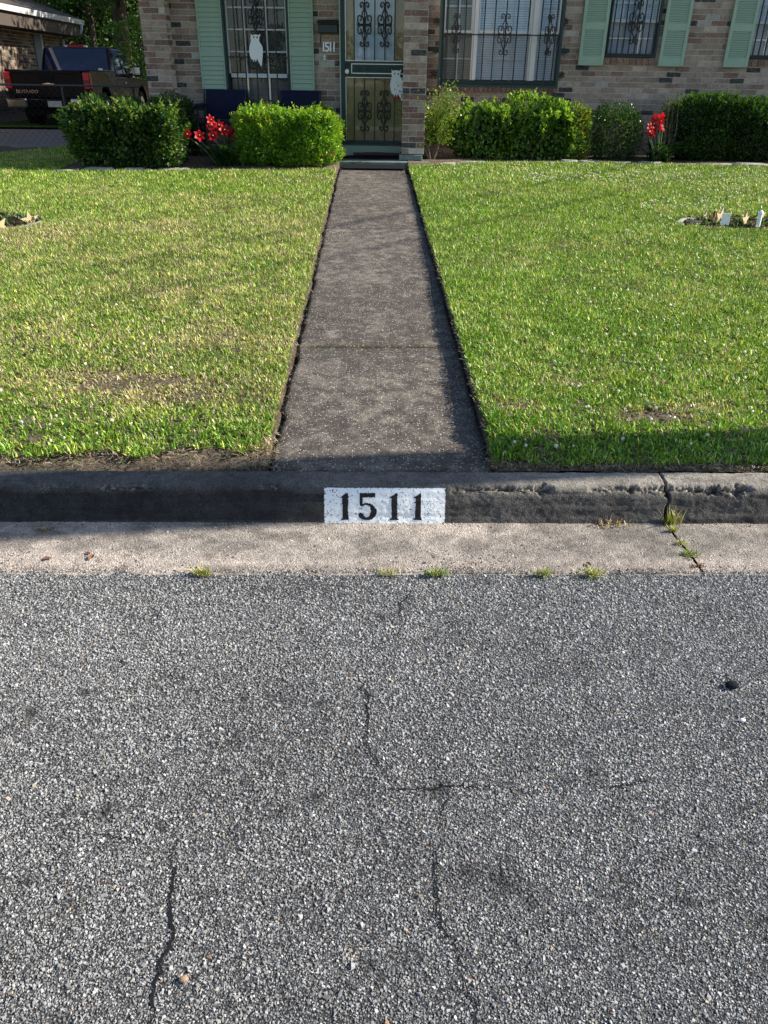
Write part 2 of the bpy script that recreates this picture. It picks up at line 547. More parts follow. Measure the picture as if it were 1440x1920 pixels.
def blot(X, Y):
    """dark oily spots on the road, at their own places"""
    s = np.zeros_like(X)
    for px, py, r in [(600, 1320, .022), (460, 1310, .02), (590, 1500, .03), (305, 1553, .02), (455, 1465, .018), (330, 1405, .012), (820, 1480, .035), (50, 1650, .02), (940, 1650, .05), (880, 1640, .04),
                      (160, 1300, .02), (420, 1445, .02), (1110, 1450, .03), (1000, 1690, .02), (200, 1520, .025), (690, 1810, .02), (715, 1830, .015), (1290, 1690, .02), (60, 1335, .03), (1060, 1465, .02), (250, 1325, .015)]:
        p = P0(px, py); s = np.maximum(s, np.exp(-((X - p[0]) ** 2 + ((Y - p[1]) * 1.0) ** 2) / (r * r * .6)))
    return s


def aggregate():
    X = []; Y = []; SP = []
    y = 0.62
    i = 0
    while y < SEAM + 0.02:
        sp = 0.0049 + 0.0014 * min(1, max(0, (y - 0.9) / 1.2))
        c = y * 0.87 + 1.57 * 0.49
        hw = 0.5 * c + 0.15
        x = np.arange(-hw, hw, sp) + (i % 2) * sp / 2 + 0.03
        X.append(x); Y.append(np.full_like(x, y)); SP.append(np.full_like(x, sp))
        y += sp * 0.87; i += 1
    X = np.concatenate(X); Y = np.concatenate(Y); SP = np.concatenate(SP)
    X = X + rng.normal(0, 1, X.shape) * SP * 0.26; Y = Y + rng.normal(0, 1, Y.shape) * SP * 0.26
    b = blot(X, Y)
    lim = SEAM + 0.022 * (fbm(X * 6, X * 0, 31) - 0.5) * 2 - 0.004
    wear = fbm(X * 3.1, Y * 3.1, 5, 4)
    w2 = fbm(X * 14, Y * 14, 6, 3)
    keep = ((dist_to_lines(X, Y) > 0) | (rng.random(X.shape) < .05)) & (Y < lim) & (rng.random(X.shape) > 0.07 + 0.35 * b + np.clip(0.42 - wear, 0, 1) * .8 + np.clip(0.42 - w2, 0, 1) * 1.6)
    X, Y, SP, b, wear, w2 = (q[keep] for q in (X, Y, SP, b, wear, w2))
    N = len(X)
    r = SP * 0.5 * np.clip(rng.lognormal(-0.02, 0.36, N), .45, 1.9)
    bigs = rng.random(N) < 0.007
    r[bigs] = rng.uniform(.0045, .0075, bigs.sum())
    u = rng.random(N)
    g = np.where(u < 0.30, rng.uniform(0.27, 0.38, N), np.where(u < 0.74, rng.uniform(0.17, 0.28, N), np.where(u < 0.975, rng.uniform(0.085, 0.17, N), rng.uniform(0.38, 0.52, N))))
    g = g * (1 - 0.85 * b) * (0.92 + 0.20 * wear) * (.88 + .26 * w2)
    C = g[:, None] * np.array([[0.995, 0.99, 0.985]])
    tn = rng.random(N) < 0.018
    C[tn] = g[tn][:, None] * np.array([[1.25, 1.0, 0.72]])
    rd = rng.random(N) < 0.0022
    C[rd] = np.array([[0.22, 0.12, 0.075]]) * rng.uniform(0.6, 1.3, (rd.sum(), 1))
    C[bigs] = np.minimum(C[bigs], .30); C[rd & bigs] *= .6
    big4 = r > np.quantile(r, .62)
    return stones_mesh('asphalt_aggregate', X[big4], Y[big4], r[big4], C[big4], 4), stones_mesh('asphalt_fines', X[~big4], Y[~big4], r[~big4] * 1.12, C[~big4], 3)


def stones_mesh(name, X, Y, r, C, k):
    N = len(X)
    th = (np.arange(k)[None, :] / k * 2 * pi) + rng.random((N, 1)) * 6.28 + rng.normal(0, 0.30, (N, k))
    el = rng.uniform(0.55, 1.0, (N, 1)); ph = rng.random((N, 1)) * 3.14
    rr = r[:, None] * rng.uniform(0.85, 1.35, (N, k))
    lx = rr * np.cos(th); ly = rr * np.sin(th) * el
    bx = lx * np.cos(ph) - ly * np.sin(ph); by = lx * np.sin(ph) + ly * np.cos(ph)
    h = r * rng.uniform(0.25, 0.80, N)
    V = np.zeros((N, 2 * k, 3), np.float32)
    V[:, :k, 0] = X[:, None] + bx; V[:, :k, 1] = Y[:, None] + by; V[:, :k, 2] = -0.0006
    tl = rng.normal(0, 0.30, (N, 2)); sc = rng.uniform(0.55, 0.85, (N, k))
    V[:, k:, 0] = X[:, None] + bx * sc; V[:, k:, 1] = Y[:, None] + by * sc
    V[:, k:, 2] = np.maximum(h[:, None] + (bx * tl[:, :1] + by * tl[:, 1:]) * sc, 0.0003)
    faces = [[i, (i + 1) % k, k + (i + 1) % k, k + i] for i in range(k)] + [list(range(k, 2 * k))]
    return mesh_arr(name, V, faces, C)


for me_ in aggregate():
    obj(me_.name, me_, MAT['stones'], kind='stuff')

# ================================================================== GUTTER
JX = P0(1248, 985, .02)[0]          # the open joint in the kerb
JX2 = P0(1318, 1072, .005)[0]


def gutter_pts(xs, ys):
    X, Y = np.meshgrid(xs, ys, indexing='ij')
    v = np.clip((Y - SEAM + 0.02) / 0.34, 0, 1)
    Z = 0.006 + 0.016 * v
    fine = (np.abs(X) < 2.6)
    d = (fbm(X * 55, Y * 55, 3, 3) - 0.5) * 0.0045 + (fbm(X * 9, Y * 9, 4, 3) - 0.5) * 0.008
    rough = 0.35 + 0.9 * np.clip(1 - v * 1.5, 0, 1)
    Z = Z + np.where(fine, d * rough, 0)
    Z = Z - 0.006 * np.clip((0.05 - (Y - SEAM + .02)) / 0.05, 0, 1)
    return np.stack([X, Y, Z], -1)


gut = bpy.data.objects.new('gutter', None); COL.objects.link(gut); gut['kind'] = 'structure'
ys = np.linspace(SEAM - 0.02, 2.672, 44)
gap = 0.004


def gslab(x0, x1, nx, skew0=0.0, skew1=0.0):
    P = gutter_pts(np.linspace(x0, x1, nx), ys)
    v = (P[..., 1] - ys[0]) / (ys[-1] - ys[0]); a = ((P[..., 0] - x0) / (x1 - x0))
    P[..., 0] += (1 - v) * (skew0 * (1 - a) + skew1 * a)
    X, Y = P[..., 0], P[..., 1]
    a = fbm(X * 1.7, Y * 5, 45, 4); b_ = fbm(X * 10, Y * 14, 46, 4); e = np.clip(1 - v * 4, 0, 1); w_ = np.clip(.5 - X * .55, 0, 1)
    pale = np.array([.41, .355, .31]); grey = np.array([.215, .195, .175]); dirt = np.array([.12, .107, .096])
    k = np.clip(.15 + .75 * w_ + (a - .5) * 2.2, 0, 1)[..., None]
    c = pale * k + grey * (1 - k)
    k = np.clip((b_ - .52) * 3 + (a < .45) * .1 + .5 * np.exp(-((v - .58) / .22) ** 2) * (a * 1.2), 0, .6)[..., None]
    c = c * (1 - k) + dirt * k
    k = (np.clip(1 - np.abs(v - .22) / .16, 0, 1) * .55 * (.4 + b_))[..., None]
    c = c * (1 - k) + np.array([.42, .355, .31]) * k
    obj('gutter_slab', mesh_grid('gutter_slab', P, c), MAT['gutter'], gut)


sk = JX2 - JX
gslab(-2.0, JX - gap, 330, 0, sk)
gslab(JX + gap + .003, 2.3, 100, sk, 0)
gslab(-60, -2.006, 60); gslab(2.306, 60, 60)

def grit():
    n = 15000
    X = rng.uniform(-2.2, 2.4, n); v = rng.random(n)
    v = np.where(rng.random(n) < .45, v ** 2.2 * .45, np.where(rng.random(n) < .25, 1 - v ** 2 * .12, v))
    keep = rng.random(n) < .25 + 1.1 * fbm(X * 4, v * 3, 47, 3) ** 1.5
    X, v = X[keep], v[keep]; n = len(X)
    Y = ys[0] + .012 + v * (ys[-1] - ys[0] - .012)
    z = gutter_pts(X, np.array([0.]))[..., 2][:, 0] * 0 + .006 + .016 * np.clip((Y - SEAM + .02) / .34, 0, 1) - .001
    r = rng.uniform(.0012, .0036, n) * np.where(rng.random(n) < .04, 1.9, 1); k = 5
    th = np.arange(k)[None] / k * 6.283 + rng.random((n, 1)) * 6.28
    V = np.zeros((n, k + 1, 3)); rr_ = r[:, None] * rng.uniform(.7, 1.25, (n, k))
    V[:, :k, 0] = X[:, None] + rr_ * np.cos(th); V[:, :k, 1] = Y[:, None] + rr_ * np.sin(th) * .8; V[:, :k, 2] = z[:, None]
    V[:, k, 0] = X + rng.normal(0, .3, n) * r; V[:, k, 1] = Y + rng.normal(0, .3, n) * r; V[:, k, 2] = z + r * rng.uniform(.6, 1.2, n) + .001
    C = pal(n, [((.40, .34, .29), 4), ((.22, .19, .165), 3), ((.07, .062, .055), 4), ((.50, .46, .42), 1), ((.24, .11, .065), .35)])
    return mesh_arr('gutter_grit', V, [[i, (i + 1) % k, k] for i in range(k)], C)


obj('gutter_grit', grit(), MAT['stones'], kind='stuff')

# ================================================================== KERB
KB0, KB1 = 2.664, 2.702             # foot and top of the face
KTOP, KBACK = 0.168, 2.835


def kerb_prof(s):
    """s 0..1 along foot -> face -> rounded edge -> top -> back; returns y, z, ny, nz"""
    pts = np.array([(KB0, 0.004), (KB1 - 0.004, 0.128), (KB1 + 0.002, 0.146), (KB1 + 0.012, 0.158), (KB1 + 0.026, 0.165), (KB1 + 0.045, 0.168), (KBACK - 0.012, 0.173), (KBACK, 0.168), (KBACK + 0.003, 0.06)])
    seg = np.concatenate([[0], np.cumsum(np.linalg.norm(np.diff(pts, axis=0), axis=1))]); seg /= seg[-1]
    y = np.interp(s, seg, pts[:, 0]); z = np.interp(s, seg, pts[:, 1])
    e = 1e-3
    dy = np.interp(np.clip(s + e * 12, 0, 1), seg, pts[:, 0]) - np.interp(np.clip(s - e * 12, 0, 1), seg, pts[:, 0])
    dz = np.interp(np.clip(s + e * 12, 0, 1), seg, pts[:, 1]) - np.interp(np.clip(s - e * 12, 0, 1), seg, pts[:, 1])
    n = np.sqrt(dy * dy + dz * dz) + 1e-9
    return y, z, -dz / n, dy / n, seg


SEGK = kerb_prof(np.array([0.0]))[4]
S_EDGE = SEGK[3]                    # where the rounded edge lies
PANX0, PANX1 = P0(608, 945, .09)[0], P0(834, 945, .09)[0]
HOLL = [(P0(px, py, 0.15)[0], a, b, c) for px, py, a, b, c in [(1016, 920, .030, .030, .020), (945, 920, .020, .018, .010), (1186, 922, .020, .022, .012), (1342, 922, .032, .026, .026), (1388, 924, .034, .034, .030), (1310, 922, .018, .018, .010), (512, 922, .02, .02, .009), (1247, 915, .022, .04, .010)]]


def cells(x, y, seed):
    """distance to the nearest of scattered points, one per unit cell"""
    xi = np.floor(x).astype(np.int64); yi = np.floor(y).astype(np.int64); best = np.full(np.shape(x), 9.0); val = np.zeros(np.shape(x))
    for i in (-1, 0, 1):
        for j in (-1, 0, 1):
            cx_ = xi + i; cy_ = yi + j
            fx = vnoise(cx_ * 1.0, cy_ * 1.0, seed); fy = vnoise(cx_ * 1.0, cy_ * 1.0, seed + 5)
            d_ = (cx_ + .15 + .7 * fx - x) ** 2 + (cy_ + .15 + .7 * fy - y) ** 2
            m_ = d_ < best; best = np.where(m_, d_, best); val = np.where(m_, vnoise(cx_ * 1.0, cy_ * 1.0, seed + 9), val)
    return np.sqrt(best), val


KLEN = 0.46
RUNS = [(P0(a, 920, .15)[0], P0(b, 920, .15)[0]) for a, b in ((840, 1042), (1100, 1246), (1256, 1416))]


def kerb_xyz(u, s, off=0.0):
    y, z, ny, nz, _ = kerb_prof(s)
    v = s * KLEN
    pan = (u > PANX0 - .01) & (u < PANX1 + .01)
    d = (fbm(u * 70, v * 70, 21, 3) - 0.5) * 0.0035 + (fbm(u * 12, v * 14, 22, 3) - 0.5) * 0.007
    d = d * np.where(pan, 0.55, 1.0)
    d += (vnoise(u * 1.2, v * 55, 27) - 0.5) * 0.0035 * (s < S_EDGE)
    # the arris is worn back along most of the right part: stones of the concrete show
    wu = u + (fbm(u * 30, v * 30, 33, 3) - .5) * .05; wv = v + (fbm(u * 30 + 9, v * 30, 34, 3) - .5) * .035
    band = np.exp(-((wv - (S_EDGE * KLEN - .004)) / .020) ** 2)
    run = .7 * np.clip((fbm(u * 5, u * 0, 36, 3) - .60) * 7, 0, 1)
    for a_, b_ in RUNS:
        run = np.maximum(run, np.clip((u - a_) / .03, 0, 1) * np.clip((b_ - u) / .03, 0, 1) * (.55 + .75 * fbm(u * 9, u * 0, 35, 3)))
    run = np.where(pan, run * .25, np.clip(run, 0, 1))
    er = band * run
    hol = np.zeros_like(u)
    for cx_, a, b, c in HOLL:
        q = ((wu - cx_) / a) ** 2 + ((wv - S_EDGE * KLEN + .006) / b) ** 2
        q = q * (1 + 1.1 * (fbm(u * 55 + cx_ * 3, v * 55, 37, 2) - .5))
        hol = np.maximum(hol, c * np.clip(1.3 - q, 0, 1) ** .7)
    cd, cv = cells(u / .013, v / .013, 38)
    peb = np.clip(.62 - cd, 0, 1) * (.4 + .6 * cv)
    expo = np.clip(np.maximum(er * 1.4, hol / .008) - .15, 0, 1)
    d = d - er * .015 - hol * 1.25 + expo * (peb * .019 - .005 + (fbm(u * 160, v * 160, 39, 2) - .5) * .004) + off
    # colour: weathered top, stained face, both with sun and shade painted in, darkest left, pale stones where broken
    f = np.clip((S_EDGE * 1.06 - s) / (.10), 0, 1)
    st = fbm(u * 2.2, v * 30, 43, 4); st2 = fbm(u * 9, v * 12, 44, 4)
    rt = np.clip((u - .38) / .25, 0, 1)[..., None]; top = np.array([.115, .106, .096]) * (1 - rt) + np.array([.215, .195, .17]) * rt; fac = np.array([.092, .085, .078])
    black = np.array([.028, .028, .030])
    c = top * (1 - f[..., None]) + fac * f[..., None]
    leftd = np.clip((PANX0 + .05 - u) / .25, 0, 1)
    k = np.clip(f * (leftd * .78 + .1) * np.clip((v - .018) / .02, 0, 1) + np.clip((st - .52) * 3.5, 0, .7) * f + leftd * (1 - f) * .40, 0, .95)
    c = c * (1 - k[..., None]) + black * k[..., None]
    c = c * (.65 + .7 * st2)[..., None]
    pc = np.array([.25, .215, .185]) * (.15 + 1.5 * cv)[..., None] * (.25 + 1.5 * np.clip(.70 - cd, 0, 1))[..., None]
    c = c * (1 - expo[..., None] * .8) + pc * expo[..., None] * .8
    return np.stack([u, y + ny * d, z + nz * d], -1), c


kerb = bpy.data.objects.new('kerb', None); COL.objects.link(kerb); kerb['kind'] = 'structure'


def kerb_sec(x0, x1, nx, ns, wob0=False, wob1=False):
    U, S = np.meshgrid(np.linspace(x0, x1, nx), np.linspace(0, 1, ns), indexing='ij')
    if wob0 or wob1:
        a = (U - x0) / (x1 - x0)
        wv = (fbm(S * 7, S * 0 + 3, 41, 3) - 0.5) * 0.022
        U = U + wv * (np.clip(1 - a * 25, 0, 1) * wob0 + np.clip(1 - (1 - a) * 25, 0, 1) * wob1)
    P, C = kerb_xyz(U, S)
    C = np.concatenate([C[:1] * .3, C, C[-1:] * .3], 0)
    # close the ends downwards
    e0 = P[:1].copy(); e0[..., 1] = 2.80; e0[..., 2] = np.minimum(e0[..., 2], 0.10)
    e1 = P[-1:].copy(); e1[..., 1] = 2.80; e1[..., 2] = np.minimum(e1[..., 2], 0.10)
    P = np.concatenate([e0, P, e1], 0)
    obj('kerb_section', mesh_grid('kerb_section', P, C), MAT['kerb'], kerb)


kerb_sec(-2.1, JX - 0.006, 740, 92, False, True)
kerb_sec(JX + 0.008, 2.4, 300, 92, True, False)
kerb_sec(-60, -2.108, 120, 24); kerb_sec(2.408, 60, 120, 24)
obj('joint_filler', MB().box(JX - .02, JX + .02, 2.75, 2.82, -.05, .15), MAT['crack'], kerb)

# painted house number on the kerb face
MAT['paint'] = plain('white_kerb_paint', (0.86, 0.87, 0.88), 0.75, 0.3, var=0.12, scale=90, bump=0.5)
MAT['ink'] = plain('black_stencil_paint', (0.012, 0.012, 0.014), 0.7, 0.3, var=0.3, scale=90)
num = thing('painted_number', 'white rectangle painted on the kerb face with black stencilled 1511', 'painted sign', (0, 0, 0))
D1 = [(212, 178), (245, 160), (275, 134), (300, 132), (306, 160), (302, 300), (303, 375), (320, 402), (225, 402), (243, 380), (243, 240), (240, 182)]
D3 = [(745, 172), (790, 150), (815, 130), (835, 132), (832, 200), (835, 375), (852, 402), (748, 402), (770, 380), (772, 184)]
D4 = [(1002, 174), (1050, 152), (1075, 130), (1088, 132), (1088, 375), (1103, 402), (1005, 402), (1026, 380), (1030, 184)]
D5 = [(428, 130), (595, 130), (595, 172), (460, 175), (460, 238), (490, 228), (540, 232), (585, 260), (612, 300), (612, 330), (595, 370), (560, 398), (500, 405), (450, 398), (420, 375), (414, 345), (425, 328), (448, 326), (465, 342), (470, 362), (490, 378), (515, 375), (540, 350), (552, 310), (540, 270), (515, 250), (480, 250), (455, 262), (430, 262)]


def inside(poly, X, Y):
    r = np.zeros(X.shape, bool); n = len(poly)
    for i in range(n):
        x1, y1 = poly[i]; x2, y2 = poly[(i + 1) % n]
        c = ((y1 > Y) != (y2 > Y)) & (X < (x2 - x1) * (Y - y1) / (y2 - y1 + 1e-9) + x1)
        r ^= c
    return r


ST = S_EDGE - 0.004
nu, nv = 250, 80
uu = np.linspace(PANX0, PANX1, nu); sv = np.linspace(0.008, ST, nv)
U, S = np.meshgrid(uu, sv, indexing='ij')
PX = 45 + (U - PANX0) / (PANX1 - PANX0) * 1305; PY = 472 - (S - .008) / (ST - .008) * 392
cx = 0.25 * (PX[:-1, :-1] + PX[1:, :-1] + PX[1:, 1:] + PX[:-1, 1:]); cy = 0.25 * (PY[:-1, :-1] + PY[1:, :-1] + PY[1:, 1:] + PY[:-1, 1:])
cx2 = cx + (fbm(cx / 9, cy / 9, 51, 2) - 0.5) * 9; cy2 = cy + (fbm(cx / 9, cy / 9, 57, 2) - 0.5) * 9
edge = np.minimum(np.minimum(cx - 45, 1350 - cx), np.minimum(cy - 80, 472 - cy))
worn = (fbm(cx / 14, cy / 14, 61, 3) > 0.735) & (cy > 90) | ((edge < 7) & (fbm(cx / 10, cy / 10, 64, 2) > 0.55))
Pp, _ = kerb_xyz(U, S, 0.0022)
obj('panel', mesh_grid('panel', Pp, None, ~worn), MAT['paint'], num)
Pd, _ = kerb_xyz(U, S, 0.0036)
for dg in (D1, D5, D3, D4):
    obj('digit', mesh_grid('digit', Pd, None, inside(dg, cx2, cy2)), MAT['ink'], num)

# ================================================================== PATH
PXL, PXR = -0.395, 0.487            # left and right edge of the walk
PXL = np.mean([G(565, 650)[0], G(604, 430)[0], G(520, 850)[0]]); PXR = np.mean([G(866, 650)[0], G(795, 430)[0], G(905, 850)[0]])
YJ = [2.84, G(720, 650)[1], G(700, 428)[1], G(700, 326)[1], 11.30]
path = bpy.data.objects.new('path', None); COL.objects.link(path); path['kind'] = 'structure'
for i, (a, b) in enumerate(zip(YJ[:-1], YJ[1:])):
    g_ = 0.006 if i else 0.003
    xr = PXR if i < 3 else PXR - 0.035
    xs = np.linspace(PXL, xr, 60); ysl = np.linspace(a + g_, b - 0.006, max(6, int((b - a) / 0.02)))
    X, Y = np.meshgrid(xs, ysl, indexing='ij')
    ed = np.minimum(np.minimum(X - PXL, xr - X), np.minimum(Y - a, b - Y))
    Xj = X + (fbm(Y * 9, Y * 0, 71, 3) - .5) * .03 * np.clip(1 - (X - PXL) / .05, 0, 1) + (fbm(Y * 9, Y * 0, 72, 3) - .5) * .02 * np.clip(1 - (xr - X) / .05, 0, 1)
    Z = LAWN0 + LSL * (Y - LY0) + (fbm(X * 25, Y * 25, 73, 3) - .5) * .004 + (fbm(X * 3, Y * 3, 74, 2) - .5) * .012 - 0.010 * np.clip(1 - ed / 0.025, 0, 1) ** 2
    top = np.stack([Xj, Y, Z], -1)
    skirt0 = top[:1].copy(); skirt0[..., 2] -= .09; skirt1 = top[-1:].copy(); skirt1[..., 2] -= .09
    P = np.concatenate([skirt0, top, skirt1], 0)
    k0 = P[:, :1].copy(); k0[..., 2] -= .09; k1 = P[:, -1:].copy(); k1[..., 2] -= .09
    P = np.concatenate([k0, P, k1], 1)
    obj('slab', mesh_grid('slab', P), MAT['path'], path)

# ================================================================== GROUND (soil under the lawn and beyond)
RING_R = (np.array([3.55, 0]), 0.0)
r0, r1 = G(1280, 421), G(1440, 441)
ringR = (G(1388, 424)[:2], 0.62, 0.28)
ringL = (G(-28, 422)[:2], 0.52, 0.36)


def ring_q(X, Y, ring):
    c, a, b = ring
    return ((X - c[0]) / a) ** 2 + ((Y - c[1]) / b) ** 2


d0 = W.on_z(-40, 303, 0.50); d1 = W.on_z(132, 274, 0.50); d2 = W.on_z(280, 262, .50)   # edge of the neighbour's drive


def bed_front(X):
    """where the lawn gives way to the planted beds in front of the house"""
    X = np.asarray(X, float)
    yr = np.interp(X, [0.55, 0.9, 1.6, 3.0, 6.0, 12.0], [11.2, 11.3, 11.62, 11.74, 11.52, 11.3])
    yl = np.interp(X, [-4.3, -3.9, -2.6, -1.3, -0.6], [10.42, 10.42, 10.55, 10.72, 10.85])
    far = d1[1] + (X - d1[0]) * (d1[1] - d0[1]) / (d1[0] - d0[0])
    return np.where(X > 0, yr, np.where(X > -3.88, yl, np.minimum(far, 14.5)))


xs = np.unique(np.concatenate([np.linspace(-7, -2.1, 50), np.linspace(-2.1, 2.2, 150), np.linspace(2.2, 7, 50), [PXL - .035, PXL - .012, PXL - .008, PXR + .008, PXR + .012, PXR + .04], np.linspace(-200, -7, 30), np.linspace(7, 200, 30)]))
ysg = np.unique(np.concatenate([np.linspace(2.842, 3.3, 34), np.linspace(3.3, 16, 60), np.linspace(16, 320, 40)]))
X, Y = np.meshgrid(xs, ysg, indexing='ij')
Z = lawn_z(X, Y) + 0.012 + (fbm(X * 3, Y * 3, 81, 3) - .5) * .025 * (np.abs(X) < 9) * (Y < 16)
Z = Z + 0.012 * np.clip((Y - 3.05) / .1, 0, 1) - .014 * np.clip((2.90 - Y) / .05, 0, 1)
Z = Z + (fbm(X * 22, Y * 22, 84, 4) - .5) * .048 * (np.abs(X) < 2.2) * np.clip((Y - 2.842) / .03, 0, 1) * (Y < 3.5)
Z = Z - 0.03 * np.clip((3.02 + 0.06 * (fbm(X * 4, Y * 0, 82) - .5) - Y) / .08, 0, 1) * (X < 0)       # washed-out strip behind the kerb
Z = np.where((X > PXL - .01) & (X < PXR + .01) & (Y < 11.5), lawn_z(X, Y) - 0.07, Z)
Z = np.where((X >= PXL - .036) & (X < PXL - .01) & (Y < 11), lawn_z(X, Y) - 0.02, Z)
Z = Z + 0.02 * (Y > bed_front(X) + .1) * (Y < 13) * (X > -4.2)
obj('ground', mesh_grid('ground', np.stack([X, Y, Z], -1)), MAT['soil'], kind='structure')
MAT['turf'] = plain('back_yard_turf', (.045, .085, .018), .95, .1, var=.5, scale=9, bump=.8)
obj('back_lawn', MB().add([(-60, 16.5, .482), (60, 24.2, .60), (60, 120, .60), (-60, 120, .482)], [[0, 1, 2, 3]]), MAT['turf'], kind='structure')
obj('far_verge', MB().add([(-200, -200, .12), (200, -200, .12), (200, -6, .12), (-200, -6, .12)], [[0, 1, 2, 3]]), MAT['turf'], kind='structure')

# neighbour's drive, a slab on the soil
dv = W.on_z(-40, 303, .5)
poly = [(-14, d0[1] - (d0[0] + 14) * 0 + .0), tuple(d0[:2]), tuple(d1[:2]), (-3.9, d2[1] + .6), (-3.9, 40), (-14, 40)]
poly[0] = (-14, d0[1] - (d0[0] + 14) * (d1[1] - d0[1]) / (d1[0] - d0[0]))
obj('driveway', MB().prism(poly, 0.30, 0.490, 'z'), MAT['drive'], kind='structure')


# ================================================================== LAWN
def in_drive(X, Y):
    return inside(poly, X, Y)


PATCH = []       # dry or bare spots: x, y, rx, ry, strength
for px, py, rx, ry, st in [(250, 730, .42, .13, .95), (330, 755, .30, .10, .8), (180, 712, .25, .08, .8), (1230, 792, .22, .09, 1.1), (1300, 775, .25, .07, .7), (955, 788, .13, .06, .8), (1170, 800, .12, .06, .8), (520, 850, .10, .12, .9), (700, 560, .1, .1, 0),
                           (120, 445, .5, .3, .5), (300, 430, .5, .3, .45), (330, 560, .6, .25, .3), (1060, 470, .4, .2, .4), (975, 500, .25, .2, .35), (1060, 735, .1, .06, .5), (400, 640, .3, .2, .3), (50, 640, .3, .3, .3)]:
    p = G(px, py); PATCH.append((p[0], p[1], rx, ry, st))


def grass_pts(strips, side):
    AX = []; AY = []; AS = []
    for y0, y1, dens, hw in strips:
        n = int((y1 - y0) * hw * 2 * dens)
        AX.append(rng.uniform(-hw, hw, n)); AY.append(rng.uniform(y0, y1, n)); AS.append(np.full(n, 1 + 0.10 * (y0 - 2.86)))
    if side:                       # thin cover further out to both sides
        n = side
        AX.append(np.where(rng.random(n) < .5, 1, -1) * rng.uniform(2.5, 14, n)); AY.append(rng.uniform(2.9, 12, n)); AS.append(np.full(n, 2.2))
    X = np.concatenate(AX); Y = np.concatenate(AY); S = np.concatenate(AS)
    left = X < 0.0
    e1 = (fbm(Y * 5, Y * 0, 91, 3) - .5)
    onpath = (X > PXL - .022 + .03 * e1) & (X < PXR + .004 + .02 * e1) & (Y < 11.5)
    front = np.where(left, 2.97 + .26 * (fbm(X * 4.3, X * 0, 92, 4) - .5), 2.875 + .05 * (fbm(X * 5, X * 0, 93, 3) - .5))
    ok = ~onpath & (Y > front) & (Y < bed_front(X)) & ~in_drive(X, Y) & (ring_q(X, Y, ringR) > 1) & (ring_q(X, Y, ringL) > 1)
    X = X[ok]; Y = Y[ok]; S = S[ok]; left = left[ok]; front = front[ok]
    dry = np.zeros_like(X)
    for cx_, cy_, rx, ry, st in PATCH:
        dry = np.maximum(dry, st * np.exp(-((X - cx_) / rx) ** 2 - ((Y - cy_) / ry) ** 2))
    n1 = fbm(X * 1.3, Y * 1.3, 95, 4); n2 = fbm(X * 7, Y * 7, 96, 3); n3 = fbm(X * 22, Y * 22, 97, 2)
    dryn = np.clip(dry + np.where(left, 0.42, 0.12) + (n1 - .5) * .6 + (n2 - .5) * .7 - np.where(Y > 9.0, .16, 0) * left, 0, 1.2)
    edgefr = np.clip(1 - (Y - front) / .45, 0, 1)
    dryn = np.clip(dryn - .35 * edgefr * (dry < .3), 0, 1.2)
    keep = rng.random(X.shape) > np.clip(dry - .40, 0, .8) * 1.25 + np.clip(.46 - n3, 0, .3) * 2.8
    X, Y, S, left, dryn, n1, n2, edgefr = (a[keep] for a in (X, Y, S, left, dryn, n1, n2, edgefr))
    z0 = lawn_z(X, Y) + 0.012 + .012 * np.clip((Y - 3.05) / .1, 0, 1)
    return X, Y, z0, S, left, dryn, n2, edgefr


def grass_cols(N, left, dryn, n2):
    gA = np.array([0.070, 0.185, 0.013]); gB = np.array([0.215, 0.39, 0.032]); yl = np.array([0.47, 0.52, 0.10]); st = np.array([0.50, 0.45, 0.26]); br = np.array([0.25, 0.185, 0.115])
    t = rng.random(N)[:, None]
    C = gA * (1 - t) + gB * t
    r_ = rng.random(N)
    pst = np.clip(dryn * .80 - .03, 0.03, .9)
    s1 = r_ < pst
    C[s1] = (st * (1 - t) + br * t)[s1]
    s2 = (r_ >= pst) & (r_ < pst + np.where(left, .21, .15))
    C[s2] = (yl * (.7 + .6 * t))[s2]
    return C * rng.uniform(.5, 1.45, (N, 1)) * (1 + (n2[:, None] - .5) * .6)


